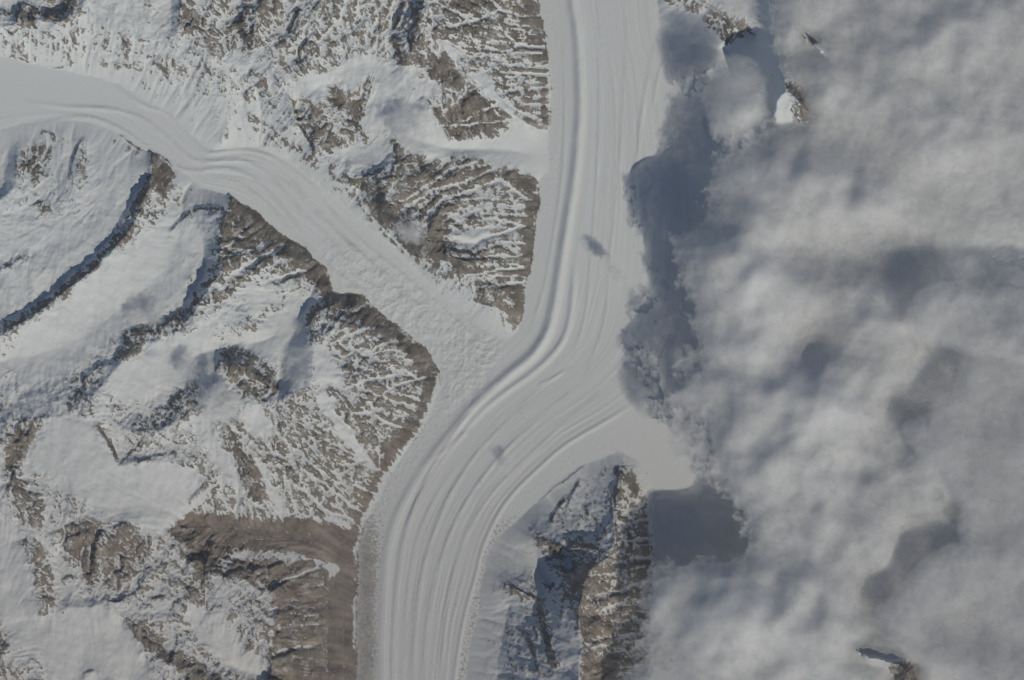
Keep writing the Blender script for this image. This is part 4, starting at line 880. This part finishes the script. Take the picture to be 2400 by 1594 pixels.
# ================================================================== CLOUDS
def cloud_material(name):
    m, nt = new_mat(name)
    L = nt.links.new
    out = node(nt, "ShaderNodeOutputMaterial")
    at = node(nt, "ShaderNodeAttribute", attribute_name="thickness")
    geo = node(nt, "ShaderNodeNewGeometry")
    n1 = node(nt, "ShaderNodeTexNoise"); n1.inputs["Scale"].default_value = 1 / 260.0; n1.inputs["Detail"].default_value = 6.0
    n1.inputs["Roughness"].default_value = 0.6; n1.inputs["Distortion"].default_value = 0.6
    L(geo.outputs["Position"], n1.inputs["Vector"])
    mr = node(nt, "ShaderNodeMapRange"); mr.inputs["From Min"].default_value = 0.25; mr.inputs["From Max"].default_value = 0.75
    mr.inputs["To Min"].default_value = 0.55; mr.inputs["To Max"].default_value = 1.45
    L(n1.outputs["Fac"], mr.inputs["Value"])
    mu = node(nt, "ShaderNodeMath", operation='MULTIPLY'); L(at.outputs["Fac"], mu.inputs[0]); L(mr.outputs["Result"], mu.inputs[1])
    # half of the optical depth on each of the two skins: alpha = 1 - exp(-depth)
    ne = node(nt, "ShaderNodeMath", operation='MULTIPLY'); L(mu.outputs[0], ne.inputs[0]); ne.inputs[1].default_value = -1.25
    ex = node(nt, "ShaderNodeMath", operation='EXPONENT'); L(ne.outputs[0], ex.inputs[0])
    tr = node(nt, "ShaderNodeBsdfTransparent")
    df = node(nt, "ShaderNodeBsdfDiffuse"); df.inputs["Color"].default_value = (0.80, 0.80, 0.80, 1)
    tl = node(nt, "ShaderNodeBsdfTranslucent"); tl.inputs["Color"].default_value = (0.88, 0.88, 0.88, 1)
    mx = node(nt, "ShaderNodeMixShader"); mx.inputs[0].default_value = 0.16
    L(df.outputs[0], mx.inputs[1]); L(tl.outputs[0], mx.inputs[2])
    m2 = node(nt, "ShaderNodeMixShader")
    L(ex.outputs[0], m2.inputs[0]); L(mx.outputs[0], m2.inputs[1]); L(tr.outputs[0], m2.inputs[2])
    L(m2.outputs[0], out.inputs["Surface"])
    return m
MAT_CLOUD = cloud_material("cloud_vapour")

def cloud_grid(x0, x1, y0, y1, st):
    cx = np.arange(x0, x1 + st, st, dtype=F); cy = np.arange(y0, y1 + st, st, dtype=F)
    return np.meshgrid(cx, cy)

def inpoly(pts, x, y):
    ins = np.zeros(x.shape, bool); p = np.array(pts, F)
    for (ax, ay), (bx, by) in zip(p, np.roll(p, -1, 0)):
        if ay != by:
            ins ^= ((ay > y) != (by > y)) & (x < (bx - ax) * (y - ay) / (by - ay) + ax)
    return ins.astype(F)

def cloud_mesh(name, x, y, t, top, bot, sel=None, thr=0.012):
    """closed body: an upper and a lower skin that meet where the vapour ends"""
    ny, nx = t.shape
    keep = np.maximum.reduce([t[:-1, :-1], t[1:, :-1], t[1:, 1:], t[:-1, 1:]]) > thr
    if sel is not None:
        keep &= sel[:-1, :-1]
    j, i = np.nonzero(keep)
    a, b, c, d = j * nx + i, (j + 1) * nx + i, (j + 1) * nx + i + 1, j * nx + i + 1
    N = ny * nx
    q = np.concatenate([np.stack([a, b, c, d], 1), np.stack([a, d, c, b], 1) + N])
    used, inv = np.unique(q.ravel(), return_inverse=True)
    wx, wy = WX(x).ravel(), WY(y).ravel()
    co = np.concatenate([np.stack([wx, wy, top.ravel()], 1), np.stack([wx, wy, bot.ravel()], 1)])[used].astype(F)
    tt = np.concatenate([t.ravel(), t.ravel()])[used].astype(F)
    me = bpy.data.meshes.new(name)
    me.vertices.add(len(used)); me.loops.add(len(q) * 4); me.polygons.add(len(q))
    me.vertices.foreach_set("co", co.ravel())
    me.loops.foreach_set("vertex_index", inv.astype(np.int32))
    me.polygons.foreach_set("loop_start", (np.arange(len(q)) * 4).astype(np.int32))
    me.update(calc_edges=True); me.shade_smooth()
    at = me.attributes.new("thickness", 'FLOAT', 'POINT'); at.data.foreach_set("value", tt)
    me.materials.append(MAT_CLOUD)
    ob = bpy.data.objects.new(name, me); scene.collection.objects.link(ob)
    return ob

def blobs(x, y, lst):
    s = np.zeros(x.shape, F)
    for bx, by, rx, ry, am in lst:
        s += am * np.exp(-((x - bx) / rx) ** 2 - ((y - by) / ry) ** 2)
    return s

cX, cY = cloud_grid(1380, 2540, -120, 1714, 4.0)
w1 = fbm(cX / 110, cY / 110, 5, 0.55, seed=201); w2 = fbm(cX / 110, cY / 110, 5, 0.55, seed=211)
w3 = fbm(cX / 30, cY / 30, 5, 0.66, seed=203); w4 = fbm(cX / 30, cY / 30, 5, 0.66, seed=213)
qx, qy = cX + 26 * w1 + 17 * w3, cY + 26 * w2 + 17 * w4
MAIN = [(1780,-140),(1790,40),(1800,120),(1840,180),(1850,300),(1760,330),(1680,340),(1640,400),(1625,440),(1632,505),(1605,520),(1570,522),(1545,545),(1548,565),(1572,590),(1560,640),(1600,665),(1602,700),(1592,760),(1625,800),(1640,860),(1590,900),(1560,940),(1575,985),(1640,1000),(1640,1060),(1640,1120),(1690,1180),(1740,1230),(1750,1285),(1660,1300),(1560,1312),(1512,1375),(1498,1470),(1455,1550),(1440,1620),(1430,1720),(2560,1720),(2560,-140)]
VEILS = [(1.0, [(1640,150),(1700,120),(1790,130),(1810,200),(1815,310),(1700,350),(1650,335),(1640,250)]), (.5, [(1565,800),(1640,790),(1660,900),(1600,960),(1555,900)]),
         (.95, [(1540,985),(1585,900),(1650,850),(1690,1000),(1730,1200),(1660,1175),(1600,1125),(1540,1075)]), (.5, [(1530,0),(1600,-20),(1800,-60),(1800,110),(1760,100),(1720,60),(1640,80),(1560,90)]),
         (2.0, [(1522,1305),(1600,1290),(1620,1400),(1560,1500),(1480,1600),(1430,1600),(1475,1500),(1510,1400)])]
edge = gblur(inpoly(MAIN, qx, qy), 6)
S = -0.95 + 1.60 * edge
for am, pv in VEILS:
    S = np.maximum(S, -0.75 + (0.75 + am * 0.45) * gblur(inpoly(pv, qx, qy), 6))
S += edge * blobs(cX, cY, [(1750,660,70,60,.8),(1640,590,60,40,.4),(1980,230,120,90,.3),(2120,120,150,90,.4),(1850,430,100,60,.4),(2000,480,90,60,.5),(1900,950,120,70,.5),(1990,930,80,60,.4),(1830,1080,90,60,.4),(1950,1180,100,80,.3),(1760,1430,120,80,.5),(1950,1420,80,90,.4),(2200,330,120,90,.4),(1700,800,80,60,.3),
    (2350,600,150,90,-1.1),(2310,460,130,70,-.6),(2150,150,260,150,-.35),(2000,330,120,80,-.3),(2060,600,90,60,-.5),(1890,790,60,40,-.6),(1860,600,50,40,-.3),(2215,870,40,70,-1.2),(2150,930,70,30,-.8),(2150,1280,50,60,-1.1),(2070,1390,50,50,-1.2),(2260,1470,60,50,-.6),(1560,1540,60,40,-.6),(1700,1270,70,25,-.5),(1840,235,40,50,-.8),(1908,120,30,24,-.6),(2030,1530,56,34,-.7),(2112,1568,30,44,-.8),(1772,420,16,50,-.4)])
nA = 0.5 * fbm(qx / 330, qy / 330, 3, 0.5, seed=225) + 0.8 * fbm((cX + 26 * w1) / 170, (cY + 26 * w2) / 170, 7, 0.56, seed=221)
bil = 1 - np.abs(fbm((cX + 30 * w1) / 190, (cY + 30 * w2) / 190, 4, 0.5, seed=231)) * 2.4
nB = fbm((cX + 12 * w1) / 40, (cY + 12 * w2) / 40, 5, 0.70, seed=223)
rim = np.clip(4 * edge * (1 - edge), 0, 1)
inland = sstep(1720, 1850, cX) * edge
tA = np.clip(np.maximum(S + 0.85 * nA, inland * (0.30 + 0.25 * nA) - 1.0 * (1 - inland)) + 0.0 * nA + nB * (0.14 + 1.15 * rim) * np.clip(edge * 5, 0, 1) , 0, 3) ** 1.1 * 1.25
ts = gblur(tA, 5)
hol = blobs(cX, cY, [(2330,610,170,90,-330),(2290,470,120,70,-160),(2060,600,120,70,-160),(1890,790,80,60,-180),(2215,870,60,90,-260),(2140,960,90,50,-200),(2140,1300,70,80,-260),(2060,1400,70,60,-240),(1860,600,70,50,-100),(2040,1080,120,80,-120),(2280,1480,80,60,-180),
    (1690,610,100,90,260),(1880,440,110,80,120),(2020,500,90,60,130),(1920,930,130,80,180),(1830,1090,90,70,120),(2120,130,160,90,120),(1770,1440,130,90,170),(1960,1430,90,80,130),(2200,330,120,90,120)])
topA = 1640 + 1.5 * hol + 330 * ts + 260 * gblur(bil, 2.5) * np.clip(ts, 0, 1) + 60 * w1
botA = topA - 12 - 420 * np.clip(tA, 0, 1.5)
label_A = np.zeros(cX.shape, int)
label_A[(cY + 60 * w1) > 330] = 1
label_A[(cY + 60 * w1) > 850] = 2
label_A[(cY + 60 * w1 + 0.10 * (cX - 1700)) > 1290] = 3
names = ["grey cloud bank over the upper right corner with snow tips poking through", "bright cloud bank with billowing edge beside the widest dark shadow on the ice",
         "broad soft cloud bank drifting inland of the glacier's bend", "pale cloud bank spilling over the dark spur at the bottom edge"]
for k, nm in enumerate(names):
    tag(cloud_mesh("cloud", cX, cY, tA, topA, botA, label_A == k), nm, "cloud", "clouds over the eastern mountains")

HIGH = [
 ("tall billowing cloud at the right edge casting a dark band on lower cloud", 2330, [(2560,760),(2400,780),(2300,800),(2245,815),(2234,869),(2240,921),(2194,928),(2190,960),(2164,975),(2099,982),(2099,1010),(2139,1065),(2180,1108),(2204,1121),(2226,1127),(2228,1165),(2236,1187),(2240,1260),(2260,1330),(2400,1330),(2560,1330)]),
 ("lumpy cloud in the lower right corner beside a dark gap", 2300, [(2205,1275),(2150,1300),(2125,1340),(2107,1378),(2069,1399),(2042,1424),(2040,1450),(2060,1466),(2090,1500),(2150,1560),(2260,1600),(2400,1720),(2560,1720),(2560,1300),(2400,1290)]),
 ("long cloud lump just below the darkest patch at the right edge", 2560, [(2105,745),(2134,704),(2183,672),(2215,664),(2250,680),(2310,690),(2380,672),(2450,690),(2560,700),(2560,860),(2400,850),(2250,830),(2180,815),(2130,795),(2095,765)]),
]
for nm, zb, pts in HIGH:
    p = np.array(pts)
    gx2, gy2 = cloud_grid(max(1380, p[:, 0].min() - 60), min(2540, p[:, 0].max() + 60), p[:, 1].min() - 60, min(1714, p[:, 1].max() + 60), 4.0)
    u1 = fbm(gx2 / 60, gy2 / 60, 5, 0.55, seed=251); u2 = fbm(gx2 / 60, gy2 / 60, 5, 0.55, seed=261)
    e = gblur(inpoly(pts, gx2 + 22 * u1, gy2 + 22 * u2), 5)
    e2 = gblur(e, 12)
    n = fbm((gx2 + 20 * u1) / 110, (gy2 + 20 * u2) / 110, 6, 0.55, seed=271)
    t = np.clip(-0.35 + 1.0 * e + 0.5 * n * e + 0.15 * n, 0, 2)
    t = t * (0.35 + 0.65 * sstep(1.0, 0.55, e2) + 0.25 * n)
    t = np.clip(t, 0, 2)
    b2 = 1 - np.abs(fbm((gx2 + 12 * u1) / 70, (gy2 + 12 * u2) / 70, 5, 0.5, seed=281)) * 2.2
    ts = gblur(t, 2.5)
    top = zb + 190 * ts + 70 * gblur(b2, 1.5) * np.clip(ts, 0, 1)
    tag(cloud_mesh("cloud", gx2, gy2, t * 1.0, top, top - 10 - 300 * t), nm, "cloud", "clouds over the eastern mountains")

def ground_z(x, y):
    return float(Z[int((y - Y0) / ST), int((x - X0) / ST)])
PUFFS = [  # x, y, rx, ry, tilt, strength, height above ground, label
 (1440, 640, 46, 17, 40, .60, 700, "faint wisp of cloud on the main glacier beside the big dark shadow"),
 (1186, 1092, 16, 34, -28, .30, 260, "tiny wisp of cloud over the middle of the glacier's bend"),
 (520, 945, 58, 52, 20, .95, 420, "grey cloud puff caught on the dark western ridge"),
 (450, 868, 30, 34, 10, .55, 380, "small pale cloud scrap above the dark western ridge"),
 (352, 742, 46, 26, -10, .55, 260, "thin cloud scrap hovering over a snowfield with its shadow beside it"),
 (960, 300, 62, 56, 30, .70, 420, "thin cloud over the snow basin of the middle mountain"),
 (965, 545, 44, 30, 35, .75, 260, "grey cloud scrap on the crest between the two glaciers"),
]
for k, (px, py, rx, ry, tilt, am, hz, nm) in enumerate(PUFFS):
    R = max(rx, ry) * 2.0
    gx2, gy2 = cloud_grid(px - R, px + R, py - R, py + R, 3.0)
    u1 = fbm(gx2 / 34, gy2 / 34, 4, 0.6, seed=401 + 7 * k); u2 = fbm(gx2 / 34, gy2 / 34, 4, 0.6, seed=451 + 7 * k)
    a = math.radians(tilt)
    dx = gx2 + 12 * u1 - px; dy = gy2 + 12 * u2 - py
    ex = (dx * math.cos(a) + dy * math.sin(a)) / rx; ey = (-dx * math.sin(a) + dy * math.cos(a)) / ry
    e = np.exp(-(ex ** 2 + ey ** 2))
    t = np.clip(e * 1.35 - 0.5 + 1.25 * fbm((gx2 + 8 * u1) / 30, (gy2 + 8 * u2) / 30, 5, 0.6, seed=481 + k) * np.sqrt(e), 0, 2) * am * sstep(1.0, 0.8, np.hypot(gx2 - px, gy2 - py) / R)
    zb = ground_z(px, py) + hz
    top = zb + 60 * t
    tag(cloud_mesh("cloud", gx2, gy2, t, top, top - 6 - 80 * t), nm, "cloud", "small cloud scraps")
log("clouds")

# ================================================================== AIR
def haze():
    m, nt = new_mat("thin_air")
    out = node(nt, "ShaderNodeOutputMaterial")
    pv = node(nt, "ShaderNodeVolumePrincipled")
    pv.inputs["Color"].default_value = (0.80, 0.88, 1.0, 1)
    pv.inputs["Density"].default_value = 0.07 / CAM_H
    pv.inputs["Anisotropy"].default_value = 0.0
    nt.links.new(pv.outputs[0], out.inputs["Volume"])
    R = 260000.0
    z0, z1 = -400.0, CAM_H + 2000.0
    me = bpy.data.meshes.new("haze")
    v = [(x, y, z) for z in (z0, z1) for y in (-R, R) for x in (-R, R)]
    f = [(0, 2, 3, 1), (4, 5, 7, 6), (0, 1, 5, 4), (2, 6, 7, 3), (0, 4, 6, 2), (1, 3, 7, 5)]
    me.from_pydata(v, [], f); me.update()
    me.materials.append(m)
    ob = bpy.data.objects.new("haze", me); scene.collection.objects.link(ob)
    return tag(ob, "thin bluish air between the viewer and the mountains", "haze", kind="stuff")
haze()
